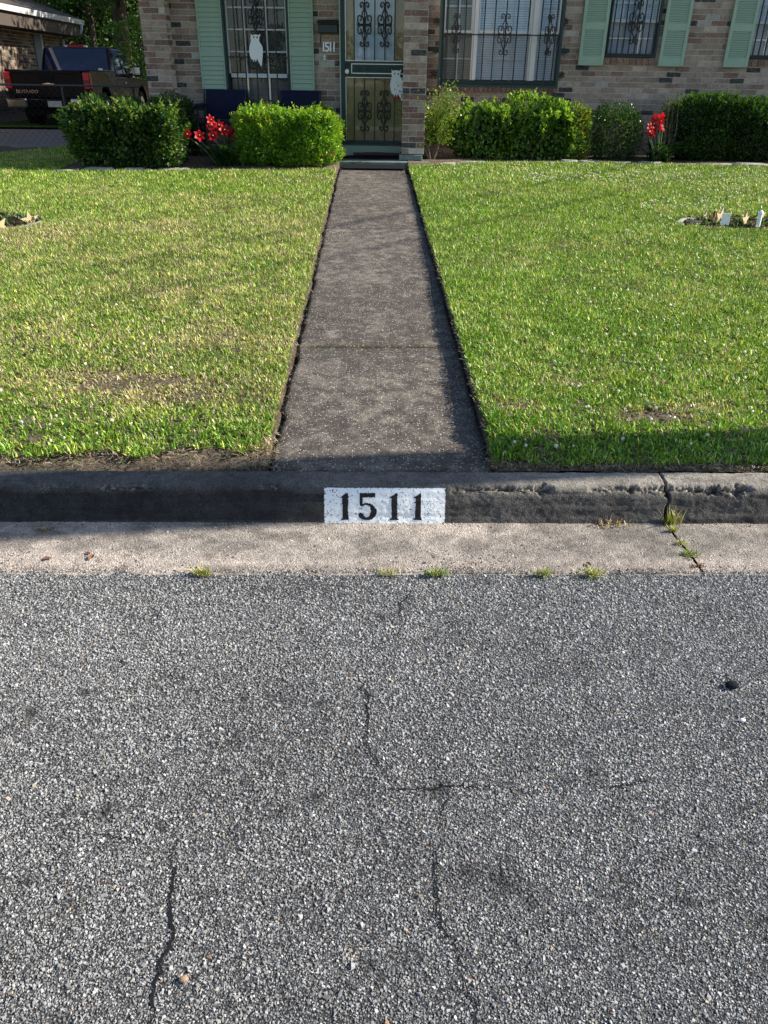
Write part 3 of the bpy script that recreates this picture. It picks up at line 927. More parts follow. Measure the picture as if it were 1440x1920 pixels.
def grass():
    """bent blades close by, short cut blades everywhere"""
    X, Y, z0, S, left, dryn, n2, edgefr = grass_pts([(2.86, 4.0, 9000, 2.4), (4.0, 5.2, 4500, 3.0)], 0)
    N = len(X)
    L = (0.011 + 0.015 * rng.random(N) + 0.018 * n2) * (1 + 0.18 * edgefr) * (1 - 0.40 * np.clip(dryn - .5, 0, 1))
    L *= np.where(rng.random(N) < .05, 1.5, 1.0)
    wd = (0.0019 + 0.0022 * rng.random(N)) * S
    az = rng.random(N) * 2 * pi
    lean = rng.uniform(0.25, 1.5, N) + .3 * np.clip(dryn - .5, 0, 1)
    fx = az + pi / 2 + rng.normal(0, .5, N)
    wx = np.cos(fx) * wd; wy = np.sin(fx) * wd
    V = np.zeros((N, 5, 3), np.float32)
    dx, dy = np.cos(az), np.sin(az)
    for k, (f, wf) in enumerate([(0, .75), (0.55, 1.0)]):
        ang = lean * (0.55 if k else 0)
        hx = L * f * np.sin(ang); hz = L * f * np.cos(ang)
        for j, sgn in enumerate((-1, 1)):
            V[:, k * 2 + j, 0] = X + dx * hx + sgn * wx * wf; V[:, k * 2 + j, 1] = Y + dy * hx + sgn * wy * wf; V[:, k * 2 + j, 2] = z0 + hz
    a2 = lean * 1.25
    hx = L * .55 * np.sin(lean * .55) + L * .45 * np.sin(a2); hz = L * .55 * np.cos(lean * .55) + L * .45 * np.cos(a2)
    V[:, 4, 0] = X + dx * hx; V[:, 4, 1] = Y + dy * hx; V[:, 4, 2] = z0 + np.maximum(hz, .004)
    C = grass_cols(N, left, dryn, n2)
    # taller tufts that escaped the mower, most of them along the edges
    nt = 260; ct = []
    while len(ct) < nt:
        yy = rng.uniform(2.95, 6.5); xx = rng.uniform(-3.2, 3.4)
        if rng.random() < .5:
            yy = rng.uniform(2.93, 3.25)
        if rng.random() < .25:
            xx = PXL - .04 - abs(rng.normal(0, .05)) if rng.random() < .5 else PXR + .03 + abs(rng.normal(0, .05))
        if PXL - .03 < xx < PXR + .015 or (xx < 0 and yy < 3.02):
            continue
        ct.append((xx, yy, rng.uniform(.028, .062)))
    nb = 11; m_ = nt * nb; ct = np.repeat(np.array(ct), nb, 0)
    a_ = rng.random(m_) * 6.283; le = rng.uniform(.1, 1.1, m_); Lt = ct[:, 2] * rng.uniform(.6, 1.15, m_); wt2 = rng.uniform(.0018, .0032, m_)
    bx_ = ct[:, 0] + rng.normal(0, .008, m_); by_ = ct[:, 1] + rng.normal(0, .008, m_); bz_ = lawn_z(bx_, by_) + .018
    Vt = np.zeros((m_, 5, 3), np.float32); sx_ = -np.sin(a_) * wt2; sy_ = np.cos(a_) * wt2
    for k, f in enumerate((0, .55)):
        q_ = le * .55 * k
        for j, sg in enumerate((-1, 1)):
            Vt[:, 2 * k + j] = np.stack([bx_ + np.cos(a_) * Lt * f * np.sin(q_) + sg * sx_, by_ + np.sin(a_) * Lt * f * np.sin(q_) + sg * sy_, bz_ + Lt * f * np.cos(q_)], 1)
    hh_ = Lt * .55 * np.sin(le * .55) + Lt * .45 * np.sin(le * 1.3); zz_ = Lt * .55 * np.cos(le * .55) + Lt * .45 * np.cos(le * 1.3)
    Vt[:, 4] = np.stack([bx_ + np.cos(a_) * hh_, by_ + np.sin(a_) * hh_, bz_ + zz_], 1)
    V = np.concatenate([V, Vt]); C = np.concatenate([C, pal(m_, [((.075, .20, .015), 4), ((.16, .32, .03), 3), ((.40, .38, .12), 1)])])
    long_blades = (V, C)
    X, Y, z0, S, left, dryn, n2, edgefr = grass_pts([(2.86, 4.2, 13000, 2.5), (4.2, 5.8, 17500, 3.2), (5.8, 7.8, 12500, 4.3), (7.8, 9.8, 9000, 5.4), (9.8, 11.9, 6800, 6.6), (11.9, 14.5, 2000, 8.0)], 36000)
    N = len(X)
    L = (0.009 + 0.014 * rng.random(N) + 0.017 * n2) * (1 - 0.35 * np.clip(dryn - .5, 0, 1)) * (1 + .045 * (Y - 3))
    wd = (0.0017 + 0.0021 * rng.random(N)) * S
    az = rng.random(N) * 2 * pi; lean = rng.uniform(.2, 1.5, N)
    fx = az + pi / 2 + rng.normal(0, .6, N)
    V = np.zeros((N, 3, 3), np.float32)
    zb = z0 + rng.random(N) * .010
    for j, sgn in enumerate((-1, 1)):
        V[:, j, 0] = X + sgn * np.cos(fx) * wd; V[:, j, 1] = Y + sgn * np.sin(fx) * wd; V[:, j, 2] = zb
    V[:, 2, 0] = X + np.cos(az) * L * np.sin(lean); V[:, 2, 1] = Y + np.sin(az) * L * np.sin(lean); V[:, 2, 2] = zb + np.maximum(L * np.cos(lean), .003)
    # both kinds in one lawn
    C2 = grass_cols(N, left, dryn, n2)
    n5, n3_ = len(long_blades[0]), N
    me = bpy.data.meshes.new('lawn_grass')
    co_ = np.concatenate([long_blades[0].reshape(-1, 3), V.reshape(-1, 3)]).astype(np.float32)
    me.vertices.add(len(co_)); me.vertices.foreach_set('co', co_.ravel())
    b5 = np.arange(n5)[:, None] * 5
    q = b5 + np.array([[0, 1, 3, 2]]); t3 = b5 + np.array([[2, 3, 4]]); t1 = n5 * 5 + np.arange(n3_)[:, None] * 3 + np.array([[0, 1, 2]])
    L_ = np.concatenate([q.ravel(), t3.ravel(), t1.ravel()]).astype(np.int32)
    tot = np.concatenate([np.full(n5, 4), np.full(n5, 3), np.full(n3_, 3)]).astype(np.int32)
    me.loops.add(len(L_)); me.loops.foreach_set('vertex_index', L_)
    me.polygons.add(len(tot)); me.polygons.foreach_set('loop_start', np.concatenate([[0], np.cumsum(tot)[:-1]]).astype(np.int32))
    me.update(calc_edges=True)
    cc = np.ones((len(co_), 4), np.float32); cc[:, :3] = np.concatenate([np.repeat(long_blades[1], 5, 0), np.repeat(C2, 3, 0)])
    at = me.color_attributes.new('Col', 'FLOAT_COLOR', 'POINT'); at.data.foreach_set('color', cc.ravel())
    return me


obj('lawn_grass', grass(), MAT['blade'], kind='stuff')


def litter():
    """clover leaves, small yellow leaves and straw lying flat in the lawn"""
    n = 30000
    Y = rng.uniform(2.95, 11.4, n); X = rng.uniform(-1, 1, n) * (1.6 + Y * .5)
    left = X < 0
    cl = fbm(X * 1.6, Y * 1.6, 101, 3)
    e1 = (X > PXL - .03) & (X < PXR + .02)
    ok = ~e1 & (Y < bed_front(X)) & (ring_q(X, Y, ringR) > 1) & (ring_q(X, Y, ringL) > 1) & (cl > .40) & (Y > np.where(left, 3.1, 2.92))
    X, Y, left = X[ok], Y[ok], left[ok]; n = len(X)
    r = rng.uniform(.004, .0095, n) * (1 + .04 * (Y - 3)); th = rng.random(n) * 6.28
    z = lawn_z(X, Y) + .03 + rng.uniform(-.008, .010, n)
    tl = rng.normal(0, .5, (n, 2))
    V = np.zeros((n, 5, 3), np.float32)
    for k in range(5):
        a = th + k * 2 * pi / 5
        bx = r * np.cos(a); by = r * np.sin(a) * .8
        V[:, k, 0] = X + bx; V[:, k, 1] = Y + by; V[:, k, 2] = z + bx * tl[:, 0] + by * tl[:, 1]
    u = rng.random(n)
    C = np.array([[.13, .27, .03]]) * rng.uniform(.6, 1.3, (n, 1))
    yy = u < np.where(left, .24, .10)
    C[yy] = np.array([[.46, .40, .045]]) * rng.uniform(.6, 1.15, (yy.sum(), 1))
    bb = u > .95
    C[bb] = np.array([[.22, .15, .08]]) * rng.uniform(.6, 1.2, (bb.sum(), 1))
    return mesh_arr('clover_leaves', V, [[0, 1, 2, 3, 4]], C)


obj('clover_leaves', litter(), MAT['blade'], kind='stuff')


def straw():
    """dead roots, straw and clods on the bare strip behind the kerb and on the worn spots"""
    n = 5200
    X = rng.uniform(-2.1, 2.3, n); Y = 2.845 + rng.random(n) ** 1.3 * np.where(X < 0, .30, .10)
    m_ = 1500
    k = rng.integers(0, 8, m_); pt = np.array(PATCH)[k]
    X = np.concatenate([X, pt[:, 0] + rng.normal(0, .6, m_) * pt[:, 2]]); Y = np.concatenate([Y, pt[:, 1] + rng.normal(0, .6, m_) * pt[:, 3]])
    m_ = 1500; yy = rng.uniform(2.86, 8, m_); sd_ = rng.random(m_) < .6
    X = np.concatenate([X, np.where(sd_, PXL - .022 + rng.normal(0, .016, m_), PXR + .004 + rng.normal(0, .012, m_))]); Y = np.concatenate([Y, yy])
    ok = ~((X > PXL + .02) & (X < PXR - .02)) & (Y > 2.84); X, Y = X[ok], Y[ok]; n = len(X)
    l = rng.uniform(.008, .034, n); th = rng.random(n) * 6.28; w = rng.uniform(.0008, .002, n)
    z = lawn_z(X, Y) + .004 + rng.random(n) * .016
    z = np.where(Y > 3.1, z + .012, z)
    d = np.stack([np.cos(th), np.sin(th), rng.normal(0, .35, n)], 1); s_ = np.stack([-np.sin(th), np.cos(th), 0 * th], 1)
    c = np.stack([X, Y, z], 1); V = np.zeros((n, 6, 3))
    bend = rng.normal(0, .25, n)
    for j, f in enumerate((-.5, 0, .5)):
        p = c + d * (l * f)[:, None] + s_ * (bend * l * (abs(f) * 2))[:, None]
        V[:, 2 * j] = p - s_ * w[:, None]; V[:, 2 * j + 1] = p + s_ * w[:, None]
    C = pal(n, [((.40, .33, .22), 4), ((.24, .18, .12), 3), ((.10, .075, .05), 2), ((.12, .17, .04), 1)])
    return mesh_arr('dry_straw', V, [[0, 1, 3, 2], [2, 3, 5, 4]], C)


obj('dry_straw', straw(), MAT['blade'], kind='stuff')


def clover_flowers():
    pts = []
    for px0, px1, py0, py1, n in [(900, 1440, 560, 860, 85), (980, 1440, 330, 352, 300), (1200, 1440, 378, 400, 110), (800, 1440, 312, 345, 240), (560, 620, 330, 345, 0), (0, 520, 560, 840, 14), (500, 630, 335, 350, 18), (1100, 1440, 430, 560, 40), (0, 300, 800, 850, 5), (1290, 1440, 350, 372, 60)]:
        for _ in range(n):
            p = G(random.uniform(px0, px1), random.uniform(py0, py1)); pts.append(p)
    pts = np.array(pts); ok = ((pts[:, 0] < PXL - .05) | (pts[:, 0] > PXR + .04)) & (pts[:, 1] < bed_front(pts[:, 0]) - .02)
    pts = pts[ok]; n = len(pts)
    base = MB().sphere((0, 0, 0), 1.0, 6, 4)
    bv = np.array(base.v)
    r = rng.uniform(.005, .0095, n)
    V = pts[:, None, :] + bv[None] * r[:, None, None] * np.array([1, 1, .85]) + rng.normal(0, .0012, (n, len(bv), 3))
    V[..., 2] += rng.uniform(.045, .062, n)[:, None]
    C = np.array([[.74, .73, .66]]) * rng.uniform(.75, 1.1, (n, 1))
    return mesh_arr('clover_flowers', V, base.f, C)


obj('clover_flowers', clover_flowers(), MAT['blade'], kind='stuff')

# ================================================================== HOUSE 1511
MAT['brickmortar'] = plain('mortar', (0.52, 0.47, 0.41), 0.95, 0.1, var=0.25, scale=40, bump=0.6)


def m_brick(attr):
    t = NT('brick_face' + ('_joined' if attr else '')); P = t.pos()
    if attr:
        c = t.n('ShaderNodeVertexColor', layer_name='Col').outputs[0]
    else:
        c = t.n('ShaderNodeObjectInfo').outputs['Color']
    a = t.noise(P, 9, 5, .7); b = t.noise(P, 55, 5, .75); f = t.noise(P, 300, 3)
    c = t.mix(t.ramp(b, [(.5, 0.0), (.72, .5)]), c, (.42, .38, .35))
    c = t.mix(1.0, c, t.ramp(t.math('ADD', t.math('MULTIPLY', a, .5), t.math('MULTIPLY', b, .5)), [(.32, .55), (.68, 1.4)]), 'MULTIPLY')
    c = t.mix(1.0, c, t.ramp(f, [(.3, .8), (.7, 1.2)]), 'MULTIPLY')
    return t.done(c, .92, t.bump(t.math('ADD', b, t.math('MULTIPLY', f, .4)), .35, .005), .2)


MAT['brick'] = m_brick(False); MAT['brickj'] = m_brick(True)
MAT['green'] = plain('sage_green_paint', (0.275, 0.375, 0.285), 0.55, 0.4, var=0.10, scale=8, bump=0.1)
MAT['darkgreen'] = plain('dark_green_paint', (0.012, 0.032, 0.034), 0.45, 0.4, var=0.2, scale=12)
MAT['iron'] = plain('black_iron', (0.010, 0.012, 0.013), 0.45, 0.4, var=0.3, scale=40)
MAT['white'] = plain('white_frame_paint', (0.62, 0.63, 0.65), 0.45, 0.4, var=0.08, scale=15)
MAT['screen'] = plain('insect_screen', (0.035, 0.038, 0.045), 0.7, 0.2, var=0.2, scale=200)
MAT['blind'] = plain('blind_slat', (0.84, 0.85, 0.87), 0.6, 0.3, var=0.08, scale=20)
MAT['blinddim'] = plain('blind_slat_dim', (0.30, 0.28, 0.24), 0.6, 0.3, var=0.15, scale=20)  # dim copy of blind_slat, shade and brown reflection put into its colour
MAT['shade_panel'] = plain('unlit_room_shade', (0.015, 0.014, 0.013), 0.9, 0.1)  # near-black sheet, the dark of the unlit interior put into its colour
MAT['wood'] = plain('yard_tinted_door_wood', (0.42, 0.29, 0.13), 0.5, 0.4, var=0.35, scale=6)  # brown of the yard mirrored in the storm door, put into its colour
MAT['steel'] = plain('steel', (0.55, 0.55, 0.55), 0.3, 0.5, 1.0, var=0.05)
MAT['soffit'] = plain('soffit_paint', (0.33, 0.36, 0.33), 0.7, 0.3, var=0.1, scale=5)


def m_glass(name, tint=(0.9, 0.95, 1.0), refl=1.0):
    t = NT(name)
    tr = t.n('ShaderNodeBsdfTransparent'); tr.inputs[0].default_value = (*tint, 1)
    gl = t.n('ShaderNodeBsdfGlossy'); gl.inputs['Roughness'].default_value = 0.02
    fr = t.n('ShaderNodeFresnel'); fr.inputs['IOR'].default_value = 1.55
    f = t.math('MULTIPLY', fr.outputs[0], refl)
    mx = t.n('ShaderNodeMixShader'); t.l(f, mx.inputs[0]); t.l(tr.outputs[0], mx.inputs[1]); t.l(gl.outputs[0], mx.inputs[2]); t.l(mx.outputs[0], t.out.inputs[0])
    return t.m


MAT['glass'] = m_glass('window_glass', refl=.55)
MAT['screenglass'] = m_glass('screened_glass', (0.86, 0.88, 0.92), refl=0.45)
MAT['doorglass'] = m_glass('storm_door_glass', (0.93, 0.95, 0.97), refl=.8)

H0 = np.array([0.0, 12.4, 0.56])
cr_, sr_ = cos(HROT), sin(HROT)


def h2w(p):
    x, y, z = p
    return (cr_ * x - sr_ * y, sr_ * x + cr_ * y, z)


house = thing('brick_house', 'tan brick house with sage green shutters and barred windows behind the lawn', 'house', h2w(H0), HROT)
NEG = tuple(-H0)


def part(name, data, mat, parent=None, loc=None, **k):
    """a part of the house (house frame); with a parent given, a sub-part of that part"""
    if parent is None:
        return obj(name, data, mat, house, NEG if loc is None else tuple(np.array(loc) - H0), **k)
    return obj(name, data, mat, parent, (0, 0, 0) if loc is None else loc, **k)


def hx(px, py, y):
    return HV.on_y(px, py, y)[0]


def hz(px, py, y):
    return HV.on_y(px, py, y)[2]


YW, YLW, YCOL, YPIL = 13.35, 12.40, 11.62, 12.17
BL, BH, JT = 0.2105, 0.0725, 0.0098
PAL = [((.315, .235, .185), .42), ((.365, .285, .23), .20), ((.26, .185, .145), .18), ((.045, .044, .046), .09), ((.21, .125, .10), .08), ((.40, .365, .33), .06)]


def brick_col(red=0.0):
    u = random.random(); acc = 0
    if random.random() < red:
        return np.array((.22, .125, .10)) * random.uniform(.7, 1.2)
    for c, w in PAL:
        acc += w
        if u < acc:
            return np.array(c) * random.uniform(.82, 1.18)
    return np.array(PAL[0][0])


brick_cache = {}


def brick_mesh(l, d, h=BH - JT, v=0):
    key = (round(l, 3), round(d, 3), round(h, 3), v)
    if key not in brick_cache:
        r = random.Random(hash(key)); m = MB().box(0, l, 0, d, 0, h)
        m.v = [(x + r.uniform(-.0025, .0025), y + r.uniform(-.0005, .0005), z + r.uniform(-.002, .002)) for x, y, z in m.v]
        me = m.mesh('brick'); me.materials.append(MAT['brick']); brick_cache[key] = me
    return brick_cache[key]


BR = []      # (visible size rank, wall object, location, length, depth, height, colour)


def wall(name, x0, x1, z0, z1, y, thick, openings=(), depth=.06, red=0.0, label=None, off=0.0, bh=BH):
    xsw = sorted(set([x0, x1] + [v for o in openings for v in o[:2] if x0 < v < x1])); zs = sorted(set([z0, z1] + [v for o in openings for v in o[2:] if z0 < v < z1]))
    m = MB()
    for xa, xb in zip(xsw[:-1], xsw[1:]):
        for za, zb in zip(zs[:-1], zs[1:]):
            c = ((xa + xb) / 2, (za + zb) / 2)
            if any(o[0] < c[0] < o[1] and o[2] < c[1] < o[3] for o in openings):
                continue
            m.box(xa + .004, xb - .004, y + .007, y + thick, za, zb) if False else m.box(xa, xb, y + .007, y + thick, za, zb)
    w = part('wall', m, MAT['brickmortar'])
    if label:
        w['label'] = label
    nrow = int((z1 - z0) / bh)
    for k in range(nrow):
        za = z0 + k * bh; zc = za + bh / 2
        cut = sorted([(o[0], o[1]) for o in openings if o[2] < zc < o[3]])
        x = x0 - ((k % 2) * BL / 2 + off) % BL
        segs = []
        while x < x1:
            a, b = max(x, x0), min(x + BL - JT, x1)
            for oa, ob in cut + [(1e9, 1e9)]:
                if oa >= b:
                    if b - a > .025:
                        segs.append((a, b))
                    break
                if ob <= a:
                    continue
                if oa - a > .025:
                    segs.append((a, oa))
                a = ob
                if a >= b:
                    break
            x += BL
        for a, b in segs:
            px, py = HV.proj(((a + b) / 2, y, zc))
            rank = 0
            if -15 < px < 1455 and -12 < py < 300:
                rank = (b - a) * bh * (2.0 if py < 205 else .6) * (1 + .05 * (12.8 - y))
            prd = random.uniform(-.0025, .0025)
            BR.append((rank, w, (a, y + prd, za + JT / 2), b - a, depth, bh - JT, brick_col(red)))
    return w


ZB = 0.50
xL0 = -16.0
# openings on the left wall
lw0, lw1 = hx(420, 70, YLW), hx(542, 70, YLW); lwz0 = hz(480, 200, YLW); lwz1 = 3.0
dr0, dr1 = hx(637, 130, YLW), hx(766, 130, YLW) + .12; drz0, drz1 = hz(700, 285, YLW), 2.95
pil0, pil1 = hx(268, 80, YPIL), hx(315, 80, YPIL)
col0, col1 = hx(756, 130, YCOL), hx(800, 130, YCOL)
by0, by1 = hx(827, 80, YW), hx(1050, 80, YW); byz0 = hz(930, 158, YW)
w20, w21 = hx(1136, 80, YW), hx(1233, 80, YW); w2z0 = hz(1185, 107, YW)
w30 = hx(1404, 80, YW); w31 = w30 + (w21 - w20); w3z0 = w2z0
wall('w', pil0, col1 - .1, ZB, 3.1, YLW, .2, [(lw0, lw1, lwz0, lwz1), (dr0, dr1, drz0, drz1)], red=.04, off=.03)
wall('w', col1 - .1, 6.0, ZB, 3.1, YW, .2, [(by0, by1, byz0 - .10, 3.05), (w20, w21, w2z0 - .095, 3.05), (w30, w31, w3z0 - .095, 3.05)], red=.03, off=.08)
wall('pilaster', pil0, pil1, ZB, 3.1, YPIL, YLW - YPIL, [], depth=YLW - YPIL - .002, red=.10, off=.05)
wall('wing', col0, col1, hz(775, 289, YCOL), 3.1, YCOL, YW - YCOL + .1, [], depth=.11, red=.28, off=.11)
# the side and back walls close the house
part('wall', MB().box(pil0, pil0 + .2, YLW + .2, 23, ZB, 3.1).box(5.8, 6.0, YW + .2, 23, ZB, 3.1).box(pil0 + .2, 5.8, 22.8, 23, ZB, 3.1), plain('plain_brown_brickwork', (.15, .115, .095), .95, .1, var=.3, scale=14, bump=.5))
BR.sort(key=lambda b: -b[0])
rest_v, rest_c = [], []
bxf = MB().box(0, 1, 0, 1, 0, 1); bv = np.array(bxf.v); bf = bxf.f
for i, (rk, w, loc, l, d, h, c) in enumerate(BR):
    if i < 300 and rk > 0:
        l2 = round(l, 2) if l < BL - JT - .004 else BL - JT
        b = obj('brick', brick_mesh(l2 if abs(l2 - l) < .006 else l, d, h, i % 5), None, w, loc)
        b.color = (*c, 1)
    else:
        v = bv * np.array([l, d, h]) + np.array(loc) + rng.uniform(-.002, .002, (8, 3)) * np.array([1, .25, 1]); rest_v.append(v); rest_c.append(c)
part('brickwork', mesh_arr('brickwork', np.array(rest_v), bf, np.array(rest_c)), MAT['brickj'], kind='stuff')
part('plinth', MB().box(col0 - .03, col1 - .02, YCOL - .015, YCOL + .5, hz(775, 300.5, YCOL), hz(775, 290, YCOL) - .002, .006), MAT['slab'])

# sills of bricks set on edge
for (a, b, z, y, n) in [(by0 - .03, by1 + .03, byz0, YW, 26), (w20, w21, w2z0, YW, 8), (w30, w31, w3z0, YW, 8)]:
    s_ = part('sill', MB().box(a, b, y + .004, y + .19, z - .105, z - .012), MAT['brickmortar'])
    for k in range(n):
        wdt = (b - a) / n
        bb = obj('brick', brick_mesh(wdt - .008, .12, .092, k % 3), None, s_, (a + k * wdt + .004, y - .022, z - .102))
        bb.color = (*(np.array((.21, .125, .09)) * random.uniform(.75, 1.15)), 1)

# porch floor and step
zs0 = hz(700, 302.5, 11.47); zst = zs0
xs0, xs1 = hx(335, 297, 11.55), hx(806, 306, 11.47)
part('porch_floor', MB().box(xs0, xs1, 11.47, 12.62, .35, zst, .012), MAT['slab'])
part('threshold', MB().box(dr0, dr1 - .1, 12.16, 12.40, zst, hz(700, 274, 12.16), .006), MAT['green'])


# shutters
def shutter(x0, x1, z0, z1, y, stile, rails, pitch, slat_h):
    m = MB(); t = .03
    m.box(x0, x0 + stile, y - t, y, z0, z1, .003).box(x1 - stile, x1, y - t, y, z0, z1, .003)
    zz = []
    for za, zb in rails:
        m.box(x0 + stile, x1 - stile, y - t + .002, y - .001, za, zb); zz.append((za, zb))
    m.box(x0 + stile, x1 - stile, y - .006, y - .003, z0, z1)
    sh = part('shutter', m, MAT['green'])
    zz.sort(); l = x1 - x0 - 2 * stile
    key = MB().add([(0, -.022, -slat_h * .5), (l, -.022, -slat_h * .5), (l, -.006, slat_h * .5), (0, -.006, slat_h * .5), (0, -.026, -slat_h * .5 + .004), (l, -.026, -slat_h * .5 + .004), (l, -.010, slat_h * .5 + .003), (0, -.010, slat_h * .5 + .003)],
                   [[0, 1, 2, 3], [7, 6, 5, 4], [0, 4, 5, 1], [2, 6, 7, 3], [1, 5, 6, 2], [0, 3, 7, 4]])
    me = key.mesh('slat'); me.materials.append(MAT['green'])
    for (a0, a1), (b0, b1) in zip(zz[:-1], zz[1:]):
        n = max(1, int(round((b0 - a1) / pitch))); p = (b0 - a1) / n
        for k in range(n):
            obj('slat', me, None, sh, (x0 + stile, y, a1 + (k + .5) * p))
    return sh


for (pa, pb, zbot) in [(373.5, 420, 197), (542.5, 588.5, 169.5)]:
    y = YLW - .03
    a, b = hx(pa, 85, y), hx(pb, 85, y); z0 = hz(pb, zbot, y); z1 = 2.95
    zm = hz(pb, 101, y)
    shutter(a, b, z0, z1, y, .022, [(z0, z0 + .03), (zm - .03, zm + .03), (z1 - .03, z1)], .057, .060)
for (pa, pb, pbase) in [(1083, 1130, 121.3), (1232.5, 1279.5, 124.8), (1353.5, 1399.5, 127.2)]:
    y = YW - .03
    a, b = hx(pa, pbase, y), hx(pb, pbase, y); z0 = hz(1240, 124.5, y); z1 = 3.0
    za, zb_, zc = hz(1256, 107.5, y), hz(1250, 57.5, y), hz(1252, 44, y)
    shutter(a, b, z0, z1, y, .048, [(z0, za), (zb_, zc), (z1 - .06, z1)], .0275, .026)


def scroll(cx, cz, y, hh, hw, r=.0085):
    """wrought iron ornament: a collar at each end, S bends and paired volutes"""
    m = MB()
    lines = [
        [(.04, .84), (.10, .70), (.34, .52), (.36, .46), (.16, .32), (.12, .18), (.16, .04)],
        [(.10, .02), (.62, .02), (.86, .10), (.95, .22), (.90, .38), (.70, .45), (.48, .40), (.42, .28), (.52, .20), (.64, .24)],
        [(.05, .82), (.10, 1.0), (.30, 1.07), (.55, 1.02), (.62, .90), (.52, .82), (.36, .86), (.40, .93)],
    ]
    for sx in (-1, 1):
        for sz in (-1, 1):
            for ln in lines:
                m.tube([(cx + sx * a * hw, y, cz + sz * b * hh) for a, b in ln], r, 5)
    for sz in (-1, 1):
        m.box(cx - .016, cx + .016, y - .012, y + .012, cz + sz * .82 * hh - .035, cz + sz * .82 * hh + .035)
    for sx in (-1, 1):
        m.box(cx + sx * .8 * hw - .018, cx + sx * .8 * hw + .018, y - .009, y + .009, cz - .02, cz + .02)
    return m


def pane(x0, x1, z0, z1, y, parent, mat):
    return obj('pane', MB().box(x0, x1, y, y + .004, z0, z1), mat, parent)


def blind(x0, x1, z0, z1, y, parent, mat, pitch=.028):
    n = int((z1 - z0) / pitch); V = []
    for k in range(n):
        z = z0 + (k + .5) * pitch
        V.append([(x0, y - .006, z - .0155), (x1, y - .006, z - .0155), (x1, y + .004, z + .0115), (x0, y + .004, z + .0115)])
    return obj('blind', mesh_arr('blind', np.array(V), [[0, 1, 2, 3]]), mat, parent, kind='stuff')


# ---- left window with its bars
y = YLW + .07
wf = part('window', MB().box(lw0, lw0 + .03, YLW - .03, YLW + .16, lwz0, lwz1).box(lw1 - .03, lw1, YLW - .03, YLW + .16, lwz0, lwz1).box(lw0 + .03, lw1 - .03, YLW - .02, YLW + .15, lwz0, lwz0 + .04), MAT['darkgreen'])
wx = [lw0 + .032, hx(459, 70, y), hx(500.5, 70, y), lw1 - .032]
wz = [hz(480, 138, y), hz(480, 97, y), hz(480, 55.5, y), hz(480, 14, y), hz(480, -28, y), 2.98]
obj('sash', MB().box(wx[0], wx[0] + .022, y - .02, y + .02, wz[0], 2.98).box(wx[3] - .022, wx[3], y - .02, y + .02, wz[0], 2.98).box(wx[0] + .022, wx[3] - .022, y - .025, y + .02, wz[0] - .05, wz[0]), MAT['white'], wf)
for a in wx[1:3]:
    obj('muntin', MB().box(a - .011, a + .011, y - .012, y + .012, wz[0], 2.98), MAT['white'], wf)
    obj('muntin', MB().box(a - .011, a + .011, y + .028, y + .045, lwz0 + .04, wz[0] - .05), MAT['steel'], wf)
for z in wz[1:-1]:
    for a, b in zip(wx[:-1], wx[1:]):
        obj('muntin', MB().box(a + .012, b - .012, y - .009, y + .009, z - .009, z + .009), MAT['white'], wf)
for z0, z1 in zip(wz[:-1], wz[1:]):
    for a, b in zip(wx[:-1], wx[1:]):
        pane(a + .012, b - .012, z0 + .01, z1 - .01, y - .002, wf, MAT['glass'])
for a, b in zip(wx[:-1], wx[1:]):
    pane(a, b, lwz0 + .04, wz[0] - .05, y + .036, wf, MAT['screenglass'])
obj('curtain', MB().box(lw0 + .03, lw1 - .03, YLW + .165, YLW + .17, lwz0, lwz1), plain('brown_curtain', (.11, .085, .07), .8, .2, var=.3, scale=5), wf)
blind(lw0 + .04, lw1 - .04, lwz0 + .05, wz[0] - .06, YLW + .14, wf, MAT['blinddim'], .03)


def grille(x0, x1, z0, z1, y, barpx, cross, scrolls, t=.02):
    g_ = part('window_grille', MB().box(x0, x0 + t, y - .012, y + .012, z0, z1).box(x1 - t, x1, y - .012, y + .012, z0, z1).box(x0 + t, x1 - t, y - .012, y + .012, z0, z0 + t), MAT['darkgreen'])
    for a in barpx:
        obj('bar', MB().box(a - .0085, a + .0085, y - .0065, y + .0065, z0 + t, z1), MAT['iron'], g_)
    for z in cross:
        obj('bar', MB().box(x0 + t, x1 - t, y + .007, y + .018, z - .008, z + .008), MAT['iron'], g_)
    for cx_, cz_, hh, hw in scrolls:
        obj('scroll', scroll(cx_, cz_, y - .009, hh, hw), MAT['iron'], g_)
    return g_


yg = YLW - .055
grille(lw0 + .005, lw1 - .005, hz(480, 190, yg), 2.98, yg, [hx(p, 60, yg) for p in (440, 456.5, 477.5, 497.5, 516)], [hz(480, 107, yg)], [(hx(478, 30, yg), hz(478, 32, yg), .19, .10)])

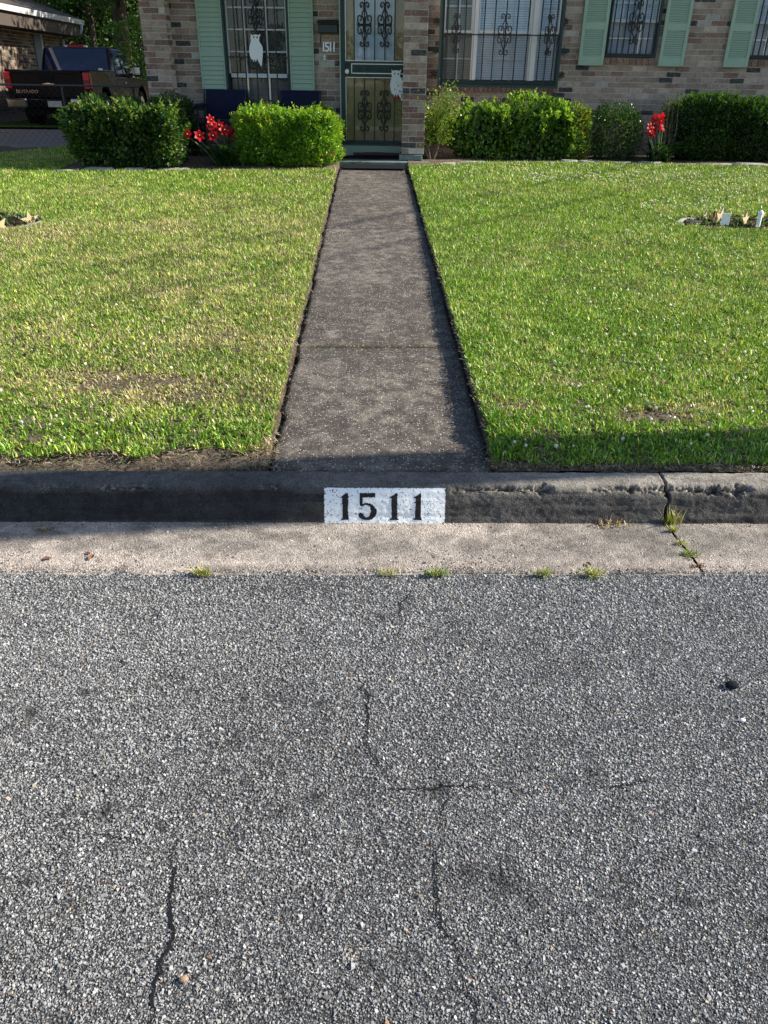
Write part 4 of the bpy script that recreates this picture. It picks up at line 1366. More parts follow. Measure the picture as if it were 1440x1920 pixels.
# ---- big window by the door
yg = YW - .27; yb = YW - .02
m = MB()
for a in (by0, by1 - .035):
    m.box(a, a + .035, YW - .02, YW + .1, byz0, 3.05)
m.box(by0 + .035, by1 - .035, YW - .02, YW + .1, byz0, byz0 + .05)
wb = part('window', m, MAT['darkgreen'])
ml = [(hx(885.5, 110, yb), hx(893, 110, yb)), (hx(993, 110, yb), hx(1003, 110, yb))]
for a, b in ml:
    obj('mullion', MB().box(a, b, yb - .05, yb + .06, byz0 + .05, 3.05, .006), MAT['white'], wb)
    obj('mullion', MB().box(a - .022, a - .004, yb - .03, yb + .05, byz0 + .05, 3.05), MAT['white'], wb)
zr = hz(940, 61, yb)
bays = [(by0 + .037, ml[0][0] - .024), (ml[0][1] + .004, ml[1][0] - .024), (ml[1][1] + .004, by1 - .037)]
for i, (a, b) in enumerate(bays):
    obj('sash', MB().box(a, b, yb - .02, yb + .015, zr - .012, zr + .022).box(a, a + .02, yb - .02, yb + .01, zr + .022, 3.05).box(b - .02, b, yb - .02, yb + .01, zr + .022, 3.05), MAT['white'], wb)
    pane(a + .02, b - .02, zr + .022, 3.05, yb, wb, MAT['glass'])
    pane(a, b, byz0 + .05, zr - .012, yb + .02, wb, MAT['screenglass'])
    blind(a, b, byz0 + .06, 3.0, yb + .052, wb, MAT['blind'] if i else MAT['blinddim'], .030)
    cols = {0: [.52], 1: [.335, .665], 2: [.5]}[i]
    for f in cols:
        q = a + (b - a) * f
        obj('muntin', MB().box(q - .009, q + .009, yb + .006, yb + .018, zr + .022, 3.05), MAT['white'], wb)
        obj('muntin', MB().box(q - .008, q + .008, yb + .03, yb + .04, byz0 + .05, zr - .012), MAT['steel'], wb)
    for zz_ in (hz(940, 12, yb),):
        obj('muntin', MB().box(a + .02, b - .02, yb + .0065, yb + .0175, zz_ - .008, zz_ + .008), MAT['white'], wb)
    zq = hz(940, 111, yb)
    obj('muntin', MB().box(a, b, yb + .0305, yb + .0395, zq - .006, zq + .006), MAT['steel'], wb)
obj('shade_panel', MB().box(by0, by1, YW + .19, YW + .2, byz0, 3.05), MAT['shade_panel'], wb)
gx0, gx1 = hx(823, 80, yg), hx(1054, 80, yg); gz0 = hz(930, 164, yg)
bars = [hx(p, 80, yg) for p in (838, 856, 872, 906, 925.5, 946, 967, 988, 1012, 1026, 1040)]
bars[:3] = [hx(p, 80, yg) for p in (838, 856, 871)]
gb = grille(gx0, gx1, gz0, 3.02, yg, bars, [hz(940, 65.5, yg)],
            [(hx(855.5, 60, yg), hz(855.5, 63, yg), .225, .066), (hx(946, 64, yg), hz(946, 65, yg), .235, .10), (hx(1030.5, 62, yg), hz(1030, 66, yg), .235, .07)], t=.035)
obj('return', MB().box(gx0 + .002, gx0 + .028, yg + .013, YW - .002, gz0, gz0 + .03).box(gx1 - .028, gx1 - .002, yg + .013, YW - .002, gz0, gz0 + .03), MAT['darkgreen'], gb)
for xx in (gx0 + .006, gx1 - .03):
    for f in (.3, .7):
        yy = yg + (YW - yg) * f
        obj('bar', MB().box(xx, xx + .013, yy, yy + .013, gz0 + .03, 3.02), MAT['iron'], gb)
leaf_o = [(0, .5), (.22, .28), (.5, .3), (.3, .02), (.45, -.25), (.12, -.18), (0, -.5), (-.12, -.18), (-.45, -.25), (-.3, .02), (-.5, .3), (-.22, .28)]
for px, py in [(819, 40), (817, 95), (814, 139), (1060, 41), (1057, 97), (1053, 141)]:
    c = HV.on_y(px, py, YW - .04)
    obj('leaf_ornament', MB().prism([(c[0] + .11 * a, c[2] + .11 * b) for a, b in leaf_o], YW - .045, YW - .03).box(c[0] - .008, c[0] + .008, YW - .03, YW - .001, c[2] - .008, c[2] + .008), MAT['iron'], gb)


# ---- the two small windows on the right
def small_window(x0, x1, z0, ref, nb):
    y = YW + .05; z1 = 3.0
    w = part('window', MB().box(x0, x0 + .03, YW - .015, YW + .15, z0, z1).box(x1 - .03, x1, YW - .015, YW + .15, z0, z1).box(x0 + .03, x1 - .03, YW - .02, YW + .15, z0, z0 + .035), MAT['darkgreen'])
    a, b = x0 + .032, x1 - .032
    zr = hz(1185, 42, y); zt = hz(1185, 6, y); zl = hz(1185, 72, y)
    obj('sash', MB().box(a, b, y - .025, y + .015, zr - .004, zr + .04).box(a, a + .02, y - .02, y + .012, zr + .04, z1).box(b - .02, b, y - .02, y + .012, zr + .04, z1), MAT['white'], w)
    q = [a + .02, a + (b - a) * .35, a + (b - a) * .67, b - .02]
    for v in q[1:3]:
        obj('muntin', MB().box(v - .012, v + .012, y - .012, y + .006, zr + .04, z1), MAT['white'], w)
        obj('muntin', MB().box(v - .009, v + .009, y + .024, y + .032, z0 + .035, zr - .004), MAT['steel'], w)
    for u, v in zip(q[:-1], q[1:]):
        obj('muntin', MB().box(u + .013, v - .013, y - .010, y + .004, zt - .008, zt + .008), MAT['white'], w)
        obj('muntin', MB().box(u + .010, v - .010, y + .0245, y + .0315, zl - .007, zl + .007), MAT['steel'], w)
        pane(u + .01, v - .01, zr + .04, zt - .008, y - .004, w, MAT['glass']); pane(u + .01, v - .01, zt + .008, z1, y - .004, w, MAT['glass'])
        pane(u, v, z0 + .035, zl, y + .026, w, MAT['screenglass']); pane(u, v, zl, zr - .004, y + .026, w, MAT['screenglass'])
    blind(a, b, z0 + .04, z1, y + .055, w, MAT['blind'], .028)
    obj('shade_panel', MB().box(x0, x1, YW + .19, YW + .2, z0, z1), MAT['shade_panel'], w)
    yg = YW - .04
    bx_ = [a + (b - a) * (k + .5) / nb for k in range(nb)]
    grille(x0 + .02, x1 - .02, z0 + .03, 2.98, yg, bx_, [], [((x0 + x1) / 2 + .01, hz(1185, 42, yg), .25, .105)], t=.015)


small_window(w20, w21, w2z0, 1185, 8)
small_window(w30, w31, w3z0, 1450, 8)

MAT['mould'] = plain('sky_tinted_moulding', (.60, .68, .80), .4, .5)  # blue of the mirrored sky put into its colour
# ---- front door: wood door behind a barred storm door
YD = 12.32
f0, f1 = hx(637, 130, YD), hx(760, 130, YD) + .05
zb0 = hz(700, 272.5, YD); zt1 = 2.86
frame = part('door_frame', MB().box(f0, f0 + .018, YD - .02, YD + .12, zb0, zt1).box(f1 - .02, f1, YD - .02, YD + .12, zb0, zt1).box(f0 + .018, f1 - .02, YD - .02, YD + .12, zt1 - .04, zt1), MAT['green'])
inner = part('inner_door', MB().box(f0 + .03, f1 - .03, YD + .055, YD + .095, zb0, zt1), MAT['wood'])
lx0, lx1 = hx(665, 60, YD + .14), hx(740, 60, YD + .14); lz0 = hz(700, 117, YD + .14)
obj('sky_tinted_panel', MB().box(lx0, lx1, YD + .043, YD + .0545, lz0, zt1 - .1), plain('sky_tinted_door_panel', (.66, .75, .86), .4, .5, var=.06, scale=6), inner)  # reflected sky painted into the panel as pale blue
for k in (0, 1):
    a = lx0 + .04 + k * (lx1 - lx0) / 2; b = a + (lx1 - lx0) / 2 - .08
    for z0_, z1_ in [(lz0 + .05, hz(700, 72, YD)), (hz(700, 66, YD), zt1 - .15)]:
        obj('moulding', MB().box(a, a + .014, YD + .034, YD + .0428, z0_, z1_).box(b - .014, b, YD + .034, YD + .0428, z0_, z1_).box(a + .014, b - .014, YD + .034, YD + .0428, z1_ - .014, z1_).box(a + .014, b - .014, YD + .034, YD + .0428, z0_, z0_ + .014), MAT['mould'], inner)
s0 = f0 + .02; s1 = f1 - .022
st_ = hx(648, 130, YD) - s0
zk0, zk1 = hz(700, 145, YD), hz(700, 115, YD)
zlo = hz(700, 270, YD); 
sd_ = part('storm_door', MB().box(s0, s0 + st_, YD - .018, YD + .018, zlo, zt1 - .045, .003).box(s1 - .03, s1, YD - .018, YD + .018, zlo, zt1 - .045, .003)
           .box(s0 + st_, s1 - .03, YD - .017, YD + .017, zk0, zk1).box(s0 + st_, s1 - .03, YD - .017, YD + .017, zlo, zlo + .045).box(s0 + st_, s1 - .03, YD - .017, YD + .017, zt1 - .12, zt1 - .047), MAT['darkgreen'])
ga, gbx = s0 + st_, s1 - .03
for za, zb_ in [(zlo + .045, zk0), (zk1, zt1 - .12)]:
    obj('pane', MB().box(ga, gbx, YD + .006, YD + .010, za, zb_), MAT['doorglass'], sd_)
    obj('trim', MB().box(ga, ga + .008, YD - .022, YD + .005, za, zb_).box(ga + .008, gbx, YD - .022, YD + .005, (zb_ - .008) if za < 1.2 else za, zb_ if za < 1.2 else za + .008), MAT['steel'], sd_)
    for p in (664.5, 683.5, 702.5, 721.5, 739.5):
        a = hx(p, 100 if za > 1.2 else 200, YD); 
        obj('bar', MB().box(a - .007, a + .007, YD - .016, YD - .002, za, zb_), MAT['iron'], sd_)
for px, py, hh in [(683.5, 46.5, .265), (721.5, 46.5, .265), (684, 208, .262), (720, 208, .262)]:
    obj('scroll', scroll(hx(px, py, YD), hz(px, py, YD), YD - .02, hh * .9, .098, .009), MAT['iron'], sd_)
# push plate with pale outline, small scrolls inside
a, b, za, zb_ = hx(659, 130, YD), s1 - .006, hz(700, 138.5, YD), hz(700, 119.5, YD)
obj('plate_outline', MB().box(a, b, YD - .026, YD - .0185, zb_ - .010, zb_).box(a, b, YD - .026, YD - .0185, za, za + .010).box(a, a + .010, YD - .026, YD - .0185, za + .010, zb_ - .010), MAT['steel'], sd_)
m = MB()
for k in range(5):
    cx_ = a + .09 + k * (b - a - .15) / 4; cz_ = (za + zb_) / 2
    m.tube([(cx_ + .042 * cos(t_) * (1 - t_ / 12), YD - .022, cz_ + .034 * sin(t_) * (1 - t_ / 12) * (1 if k % 2 else -1)) for t_ in np.linspace(-.3, 7.5, 18)], .004, 4)
obj('plate_scrolls', m, MAT['iron'], sd_)
lk = HV.on_y(651, 134, YD - .03)
obj('lock', MB().tube([(lk[0], YD - .018, lk[2]), (lk[0], YD - .05, lk[2])], [.034, .028], 16).tube([(lk[0], YD - .05, lk[2]), (lk[0], YD - .054, lk[2])], [.012, .012], 8), MAT['steel'], sd_)
lk = HV.on_y(651, 121, YD - .03)
obj('deadbolt', MB().tube([(lk[0], YD - .018, lk[2]), (lk[0], YD - .03, lk[2])], [.026, .024], 14), MAT['iron'], sd_)

# ---- roof: soffit, fascia, slopes
part('soffit', MB().box(pil0 - .5, col1 + .15, 11.25, 12.7, 3.1, 3.12).box(col1 + .15, 6.15, YW - .14, YW + .2, 3.1, 3.12), MAT['soffit'])
part('fascia', MB().box(pil0 - .5, col1 + .15, 11.22, 11.25, 3.08, 3.28).box(col1 + .15, 6.15, YW - .17, YW - .14, 3.08, 3.24), MAT['soffit'])
MAT['shingle'] = plain('roof_shingle', (.075, .065, .06), .95, .1, var=.4, scale=12, bump=.6)
xr_ = col1 + .15
part('roof', MB().add([(pil0 - .5, 11.2, 3.28), (xr_, 11.2, 3.28), (xr_, 12.45, 3.63), (xr_, 17.6, 5.1), (pil0 - .5, 17.6, 5.1), (xr_, YW - .18, 3.24), (6.15, YW - .18, 3.24), (6.15, 17.6, 4.6), (xr_, 17.6, 4.6), (6.15, 23.6, 3.24), (xr_, 23.6, 3.28), (pil0 - .5, 23.6, 3.28), (xr_, 17.6, 5.1)],
    [[0, 1, 2, 3, 4], [5, 6, 7, 8], [8, 7, 9, 10], [4, 3, 10, 11], [0, 4, 11], [6, 9, 7], [1, 5, 2], [2, 5, 8, 3]]), MAT['shingle'])

# ================================================================== THINGS ON AND BY THE HOUSE
MAT['tin'] = plain('mailbox_tin', (0.016, 0.026, 0.028), 0.4, 0.4, var=.25)


def hthing(name, label, cat, p, group=None):
    return thing(name, label, cat, h2w(p), HROT, group)


p0 = HV.on_y(615, 50, YLW - .07)
mbx = hthing('mailbox', 'dark metal mailbox with hinged lid on the wall beside the front door', 'mailbox', p0)
wd_ = (hx(634, 50, YLW - .07) - hx(597, 50, YLW - .07)) / 2; hh = (hz(615, 36, YLW - .07) - hz(615, 61, YLW - .07)) / 2
obj('box', MB().box(-wd_, wd_, -.06, .065, -hh, hh * .35, .008), MAT['tin'], mbx)
obj('lid', MB().prism([(-.075, hh * .35), (.065, hh * .95), (.065, hh * 1.1), (-.078, hh * .5)], -wd_ - .008, wd_ + .008, 'x'), MAT['iron'], mbx)
obj('paper_hook', MB().tube([(-wd_ + .03, .05, -hh), (-wd_ + .03, .03, -hh - .06), (-wd_ + .03, -.03, -hh - .11), (-wd_ + .03, -.05, -hh - .08)], .006, 5), MAT['iron'], mbx)

MAT['wnum'] = plain('white_number_plastic', (.85, .86, .88), .45, .4, var=.05)


def text_curve(name, s, size, ext, mat, parent, loc, rot):
    c = bpy.data.curves.new(name, 'FONT'); c.body = s; c.size = size; c.extrude = ext; c.align_x = 'CENTER'; c.resolution_u = 3
    c.offset = .0025 if size < .2 and ext > .004 else 0
    tmp = bpy.data.objects.new('tmp', c); COL.objects.link(tmp)
    me = bpy.data.meshes.new_from_object(tmp.evaluated_get(bpy.context.evaluated_depsgraph_get()))
    bpy.data.objects.remove(tmp); me.materials.clear()
    return obj(name, me, mat, parent, loc, rot)


c0 = HV.on_y(615, 88, YLW - .02)
hn = hthing('house_number', 'four white digits 1511 fixed to the bricks below the mailbox', 'house number', c0)
for ch, px, rz_ in (('1', 606.3, .05), ('5', 613.4, 0), ('1', 620, -.02), ('1', 626, .04)):
    q = HV.on_y(px, 88, YLW - .02); sz = .158
    d = text_curve('digit', ch, sz, .006, MAT['wnum'], hn, (q[0] - c0[0], 0, -sz * .34), (pi / 2, rz_, 0))
bell = HV.on_y(608.5, 108, YLW - .015)
db = hthing('doorbell', 'small white doorbell on the bricks below the house number', 'doorbell', bell)
obj('plate', MB().box(-.012, .012, -.012, .012, -.03, .03, .003), MAT['wnum'], db)
obj('button', MB().tube([(0, -.012, 0), (0, -.018, 0)], [.007, .006], 8), MAT['iron'], db)

# owls
MAT['owl'] = plain('white_metal_owl', (.74, .76, .76), .35, .5, var=.06, scale=10)
MAT['owlgrey'] = plain('grey_ink', (.12, .13, .14), .6)
MAT['red'] = plain('red_enamel', (.42, .02, .02), .45, .4)
OWL = [(648, 455), (668, 475), (690, 468), (712, 466), (735, 470), (752, 476), (777, 456), (776, 480), (763, 510), (764, 560), (780, 585), (800, 615), (812, 655), (812, 720), (808, 780), (803, 840), (794, 895), (788, 898), (778, 880), (765, 850), (748, 820), (738, 800), (728, 800), (724, 830), (712, 830), (708, 803), (698, 803), (692, 828), (680, 828), (676, 800), (655, 800), (650, 785), (640, 760), (632, 720), (629, 670), (633, 625), (645, 580), (652, 555), (646, 510), (652, 490)]


def owl(label, y, f, px0, eyes):
    pts = [HV.on_y(*f(a, b), y) for a, b in OWL]
    c = np.mean(pts, 0)
    t = hthing('owl_decoration', label, 'decoration', c, 'white owl cutouts hung by the porch')
    obj('plate', MB().prism([(p[0] - c[0], p[2] - c[2]) for p in pts], -.003, .003), MAT['owl'], t)
    for a, b in eyes:
        q = HV.on_y(*f(a, b), y); obj('eye', MB().tube([(q[0] - c[0], -.0035, q[2] - c[2]), (q[0] - c[0], -.006, q[2] - c[2])], [.012, .010], 8), MAT['owlgrey'], t)
    q = HV.on_y(*f(712, 470), y)
    obj('wire', MB().tube([(q[0] - c[0], 0, q[2] - c[2] - .01), (q[0] - c[0], .01, q[2] - c[2] + .03)], .003, 4), MAT['iron'], t)
    return t, c


owl('white owl cutout hanging in front of the window left of the door', YLW - .085, lambda a, b: (a / 7.2 + 380, b / 7.2), 0, [(690, 500), (735, 505)])
f2 = lambda a, b: (731.5 + (a - 629) / 183 * 25.5, 130 + (b - 455) / 443 * 60)
t2, c2 = owl('white owl cutout with red feet hanging on the front door', YD - .05, f2, 0, [(690, 515), (738, 520)])
for a in (690, 720, 745, 800):
    q = HV.on_y(*f2(a, 835), YD - .05); obj('foot', MB().prism([(q[0] - c2[0] - .022, q[2] - c2[2] + .02), (q[0] - c2[0] + .022, q[2] - c2[2] + .025), (q[0] - c2[0] + .018, q[2] - c2[2] - .03), (q[0] - c2[0], q[2] - c2[2] - .012), (q[0] - c2[0] - .018, q[2] - c2[2] - .03)], .004, .010), MAT['red'], t2)

# doormat and folded rug on the porch step
MAT['mat'] = plain('black_rubber', (.010, .011, .016), .9, .1, var=.4, scale=60, bump=.6)
q = HV.on_y(703, 284, 11.95)
dm = tag(obj('doormat', MB().box(-.44, .40, -.2, .2, 0, .018, .005), MAT['mat'], None, h2w((q[0], 11.93, zst + .001)), (0, 0, HROT)), 'black rubber doormat lying in front of the door', 'doormat')
dm2 = tag(obj('draught_roll', MB().tube([(-.33, 0, .025), (0, .004, .027), (.32, 0, .025)], [.02, .026, .02], 8), plain('red_brown_cloth', (.11, .055, .055), .9, .1, var=.3), None, h2w((q[0] + .02, 12.08, zst + .0185)), (0, 0, HROT)), 'rolled reddish cloth lying along the door threshold', 'cloth')
q = W.on_z(703, 317, .56)
wm = tag(obj('entrance_mat', MB().box(-.42, .40, -.17, .17, 0, .014, .004), MAT['mat'], None, (q[0], 11.16, float(lawn_z(0, 11.16)) + .012), (atan2(LSL, 1), 0, 0)), 'black mat at the end of the path before the porch step', 'doormat')

# folding porch chairs
MAT['navy'] = plain('navy_canvas', (.010, .012, .032), .85, .15, var=.3, scale=20, bump=.3)


def chair(label, px, pyt, y, rz_):
    q = HV.on_y(px, pyt, y); t = hthing('porch_chair', label, 'chair', (q[0], y, zst + .001), 'navy chairs on the porch')
    t.rotation_euler[2] += rz_
    top = q[2] - zst; w2 = .27
    obj('backrest', MB().add([(-w2, .10, top), (w2, .10, top), (w2, .0, .46), (-w2, .0, .46), (-w2, .125, top), (w2, .125, top), (w2, .025, .46), (-w2, .025, .46)], [[0, 1, 2, 3], [7, 6, 5, 4], [0, 4, 5, 1], [2, 6, 7, 3], [1, 5, 6, 2], [0, 3, 7, 4]]), MAT['navy'], t)
    obj('seat', MB().box(-w2, w2, -.48, -.0, .41, .44, .008), MAT['navy'], t)
    for sx in (-1, 1):
        obj('leg', MB().tube([(sx * (w2 + .02), -.46, 0), (sx * (w2 + .02), -.02, .42), (sx * (w2 + .02), .11, top)], .013, 6), MAT['iron'], t)
        obj('leg', MB().tube([(sx * (w2 + .02), .12, 0), (sx * (w2 + .02), -.48, .44), (sx * (w2 + .02), -.48, .64)], .013, 6), MAT['iron'], t)
        obj('armrest', MB().box(sx * (w2 + .02) - .04, sx * (w2 + .02) + .04, -.52, .06, .62, .655, .006), MAT['navy'], t)
    return t


chair('navy canvas chair behind the red lilies on the porch', 419, 168, 12.12, .05)
chair('navy canvas chair behind the clipped hedge nearest the door', 560, 170, 12.14, -.08)


# ================================================================== PLANTS
def leaves_mesh(name, Pn, D, Nn, size, cols, wid=.5, fold=.18):
    """one folded leaf per point: D along the leaf, Nn roughly its face"""
    N = len(Pn)
    D = D / (np.linalg.norm(D, axis=1, keepdims=True) + 1e-9)
    S = np.cross(D, Nn); S /= np.linalg.norm(S, axis=1, keepdims=True) + 1e-9
    Nn = np.cross(S, D)
    L = size[:, None]
    V = np.zeros((N, 4, 3), np.float32)
    V[:, 0] = Pn; V[:, 2] = Pn + D * L - Nn * L * .12
    m = Pn + D * L * .45
    V[:, 1] = m + S * L * wid * .5 + Nn * L * fold; V[:, 3] = m - S * L * wid * .5 + Nn * L * fold
    return mesh_arr(name, V, [[0, 1, 2], [0, 2, 3]], cols)


def box_shell(n, hx_, hy_, h, rnd, wob, seed, bottom=.04, inner=.22):
    """points in the skin of a clipped hedge, with outward normals"""
    out = []; nor = []
    while sum(len(o) for o in out) < n:
        m = n * 2
        face = rng.choice(5, m, p=np.array([hx_ * h, hx_ * h, hy_ * h, hy_ * h, hx_ * hy_ * 2.0]) / (2 * hx_ * h + 2 * hy_ * h + 2.0 * hx_ * hy_))
        u = rng.uniform(-1, 1, m); v = rng.uniform(-1, 1, m); vz = rng.uniform(bottom, 1, m)
        P = np.zeros((m, 3)); Nn = np.zeros((m, 3))
        for f, ax, sg in ((0, 1, -1), (1, 1, 1), (2, 0, -1), (3, 0, 1)):
            s = face == f
            P[s, ax] = sg; P[s, 1 - ax] = u[s]; P[s, 2] = vz[s]; Nn[s, ax] = sg
        s = face == 4
        P[s, 0] = u[s]; P[s, 1] = v[s]; P[s, 2] = 1; Nn[s, 2] = 1
        # rounded edges (superellipsoid)
        q = np.stack([P[:, 0], P[:, 1], (P[:, 2] - .42) / .58], 1)
        q[:, 2] = np.where(P[:, 2] < .42, q[:, 2] * .35, q[:, 2])
        nrm = (np.abs(q) ** rnd).sum(1) ** (1 / rnd)
        P[:, :2] /= nrm[:, None]; P[:, 2] = .42 + (P[:, 2] - .42) / np.maximum(1, nrm)
        lowin = np.clip((.25 - P[:, 2]) / .25, 0, 1)
        P[:, :2] *= (1 - .20 * lowin)[:, None]
        P = P * np.array([hx_, hy_, h])
        wv = (fbm(P[:, 0] * 3.2 + P[:, 1] * 2.3 + seed, P[:, 2] * 3.2 + P[:, 1] * 2 + seed, seed, 3) - .5) * wob
        depth = rng.exponential(inner * .35, m); depth = np.minimum(depth, inner * 2)
        P = P + Nn * (wv - depth)[:, None]
        out.append(P); nor.append(Nn)
    return np.concatenate(out)[:n], np.concatenate(nor)[:n]


GREENS = [((.09, .23, .018), 4), ((.16, .34, .028), 4), ((.28, .43, .05), 3)]
DARKG = [((.018, .055, .011), 4), ((.035, .095, .018), 4), ((.07, .14, .028), 2)]
GLOSSY = [((.03, .09, .014), 4), ((.07, .17, .024), 4), ((.19, .30, .05), 3)]


def stems_mesh(n, w, d, h, seed, r=.012, lean=.35):
    rr = random.Random(seed); m = MB()
    for _ in range(n):
        x, y = rr.uniform(-w, w) * .55, rr.uniform(-d, d) * .55
        pts = [(x, y, -.03)]; dx, dy = rr.uniform(-lean, lean), rr.uniform(-lean, lean)
        for k in range(1, 5):
            pts.append((x + dx * k / 4 * w * 1.4 + rr.uniform(-.02, .02), y + dy * k / 4 * d + rr.uniform(-.02, .02), h * k / 4 * .9))
        m.tube(pts, [r, r * .85, r * .7, r * .5, r * .3], 5)
    return m


def hedge(label, pxl, pxr, pyb, pyt, depth, n, size, colours, cat='hedge', rnd=5.0, wob=.10, name='hedge', group=None, wid=.55, upb=.35, sprouts=0, seed=1, yoff=0.0, nst=14, inner=.2, tint=None, yfix=None, shoot=.16, holes=0.0):
    a, b = G(pxl, pyb), G(pxr, pyb)
    y0 = (a[1] + b[1]) / 2 + yoff if yfix is None else yfix
    xa, xb = W.on_y(pxl, (pyb + pyt) / 2, y0 + depth * .3)[0], W.on_y(pxr, (pyb + pyt) / 2, y0 + depth * .3)[0]
    cx_, hw = (xa + xb) / 2, (xb - xa) / 2
    z0 = float(lawn_z(cx_, y0 + depth / 2)) + .01
    h = W.on_y((pxl + pxr) / 2, pyt, y0 + depth * .25)[2] - z0
    t = thing(name, label, cat, (cx_, y0 + depth / 2, z0), 0, group)
    P, Nn = box_shell(n, hw, depth / 2, h, rnd, wob, seed, inner=inner)
    if holes:
        hn = fbm(P[:, 0] * 5.5 + seed * 3, P[:, 2] * 5.5 + P[:, 1] * 4, seed + 19, 3)
        P = P - Nn * (np.clip(hn - .5, 0, 1) * holes)[:, None]
    D = Nn * .75 + rng.normal(0, .55, (n, 3)) + np.array([0, 0, upb])
    F = rng.normal(0, .5, (n, 3)) + np.array([0, 0, .75]) + Nn * .35
    C = pal(n, colours)
    patch = fbm(P[:, 0] * 4 + seed, P[:, 2] * 4 + P[:, 1] * 3, seed + 9, 3)
    C = C * (1 + (patch[:, None] - .5) * np.array([1.2, .8, .3])) 
    if tint is not None:
        s = rng.random(n) < tint[1] * np.clip((patch - .45) * 5, 0, 1); C[s] = np.array(tint[0]) * rng.uniform(.7, 1.3, (s.sum(), 1))
    sz = size * rng.uniform(.6, 1.3, n)
    ni = n // 5
    Pi = rng.uniform(-1, 1, (ni, 3)) * np.array([hw * .82, depth * .36, h * .42]) + np.array([0, 0, h * .47])
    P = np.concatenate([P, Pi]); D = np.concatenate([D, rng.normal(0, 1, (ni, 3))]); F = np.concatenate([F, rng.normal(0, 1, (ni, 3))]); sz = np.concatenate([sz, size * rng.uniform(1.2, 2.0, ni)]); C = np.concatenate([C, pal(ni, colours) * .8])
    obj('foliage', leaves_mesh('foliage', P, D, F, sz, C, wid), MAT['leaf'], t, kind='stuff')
    if sprouts:
        SP, SD, SC = [], [], []
        tops = np.where((P[:n, 2] > h * .55) & (Nn[:, 1] <= 0.1))[0]
        for k in range(sprouts):
            i = tops[rng.integers(0, len(tops))]; p = P[i]; d = Nn[i] * .55 + np.array([rng.normal(0, .3), rng.normal(0, .3), .75]); d /= np.linalg.norm(d)
            hh = rng.uniform(.05, .10) if rng.random() < .7 else rng.uniform(.10, shoot)
            m_ = int(6 + hh * 60)
            for j in range(m_):
                f = j / (m_ - 1); th = j * 2.4
                SP.append(p + d * (hh * f - .02) + rng.normal(0, .005, 3)); a_ = np.array([cos(th), sin(th), .2])
                SD.append(a_ * .9 + d * (.4 + f)); SC.append(np.array(colours[-1][0]) * rng.uniform(.8, 1.35))
        SP, SD, SC = map(np.array, (SP, SD, SC))
        obj('sprouts', leaves_mesh('sprouts', SP, SD, rng.normal(0, .4, SP.shape) + np.array([0, 0, 1.0]), size * rng.uniform(.6, 1.15, len(SP)), SC, wid), MAT['leaf'], t, kind='stuff')
    obj('stems', stems_mesh(nst, hw, depth / 2, h, seed), MAT['twig'], t)
    return t, (cx_, y0, z0, hw, h)


hedge('large dark glossy hedge at the left, beside the black pickup truck', 124, 346, 325, 192, .95, 15500, .046, [((.020, .065, .012), 5), ((.045, .12, .018), 4), ((.15, .23, .05), 2)], seed=3, sprouts=130, shoot=.18, holes=.7, wid=.62, upb=.25, wob=.22, tint=((.13, .10, .04), .12))
hedge('dark bush against the left corner of the house behind the big hedge', 285, 368, 300, 172, .7, 4200, .035, DARKG, cat='bush', name='bush', rnd=2.6, wob=.16, seed=4, yfix=11.75)
hedge('bright green clipped box hedge left of the path', 437, 640, 322, 204, .95, 20000, .040, GREENS, seed=5, sprouts=200, shoot=.14, holes=.5, wid=.46, upb=.5, wob=.20, tint=((.27, .10, .03), .16))
hedge('wide mixed glossy hedge below the big barred window', 840, 1098, 303, 197, .80, 13500, .056, GLOSSY + [((.19, .33, .05), 4)], seed=6, sprouts=190, shoot=.15, holes=1.6, wid=.62, upb=.35, wob=.52, rnd=3.2, nst=22, yfix=11.85)
hedge('small yellow green bush on the end of the glossy hedge', 1062, 1112, 268, 192, .45, 3200, .036, [((.10, .20, .02), 3), ((.17, .25, .03), 2), ((.22, .15, .06), 1)], cat='bush', name='bush', rnd=2.5, wob=.15, seed=7, yfix=11.95)
hedge('low dark bush in the shade below the shuttered window', 1110, 1205, 300, 196, .6, 5200, .030, DARKG, cat='bush', name='bush', rnd=2.8, wob=.16, seed=8, yfix=12.0)
hedge('small dark sprig of a bush against the bricks above the red lily', 1246, 1282, 250, 170, .3, 900, .030, DARKG, cat='bush', name='bush', rnd=2.3, wob=.12, seed=9, yfix=12.05)
hedge('long clipped hedge in shade at the far right with a sunlit top', 1262, 1560, 303, 181, .85, 27000, .042, [((.016, .05, .010), 4), ((.03, .085, .016), 4), ((.06, .13, .025), 2)], seed=10, sprouts=170, shoot=.13, holes=.4, wid=.5, upb=.4, wob=.14, yfix=11.95)

# open shrub beside the path, its stems showing
q = G(812, 305)
sh = thing('shrub', 'open yellow green shrub with bare twisted stems right of the door', 'shrub', (q[0], q[1] + .1, q[2] + .01))
m = MB(); tips = []
rr = random.Random(8)
for k in range(9):
    th = rr.uniform(0, 6.28); sp = rr.uniform(.15, .42); hgt = rr.uniform(.5, .88)
    pts = [(rr.uniform(-.03, .03), rr.uniform(-.03, .03), -.03)]
    for j in range(1, 6):
        f = j / 5
        pts.append((cos(th) * sp * f ** .8 * 1.0 + rr.uniform(-.025, .025), sin(th) * sp * f * .8 + rr.uniform(-.02, .02), hgt * f))
    m.tube(pts, [.016, .013, .011, .009, .006, .003], 5); tips += pts[2:]
obj('stems', m, MAT['twig'], sh)
n = 5600
tp = np.array(tips)[rng.integers(0, len(tips), n)] + rng.normal(0, .085, (n, 3)) * np.array([1, 1, .9])
tp[:, 2] = np.maximum(tp[:, 2], .2 + rng.random(n) * .1)
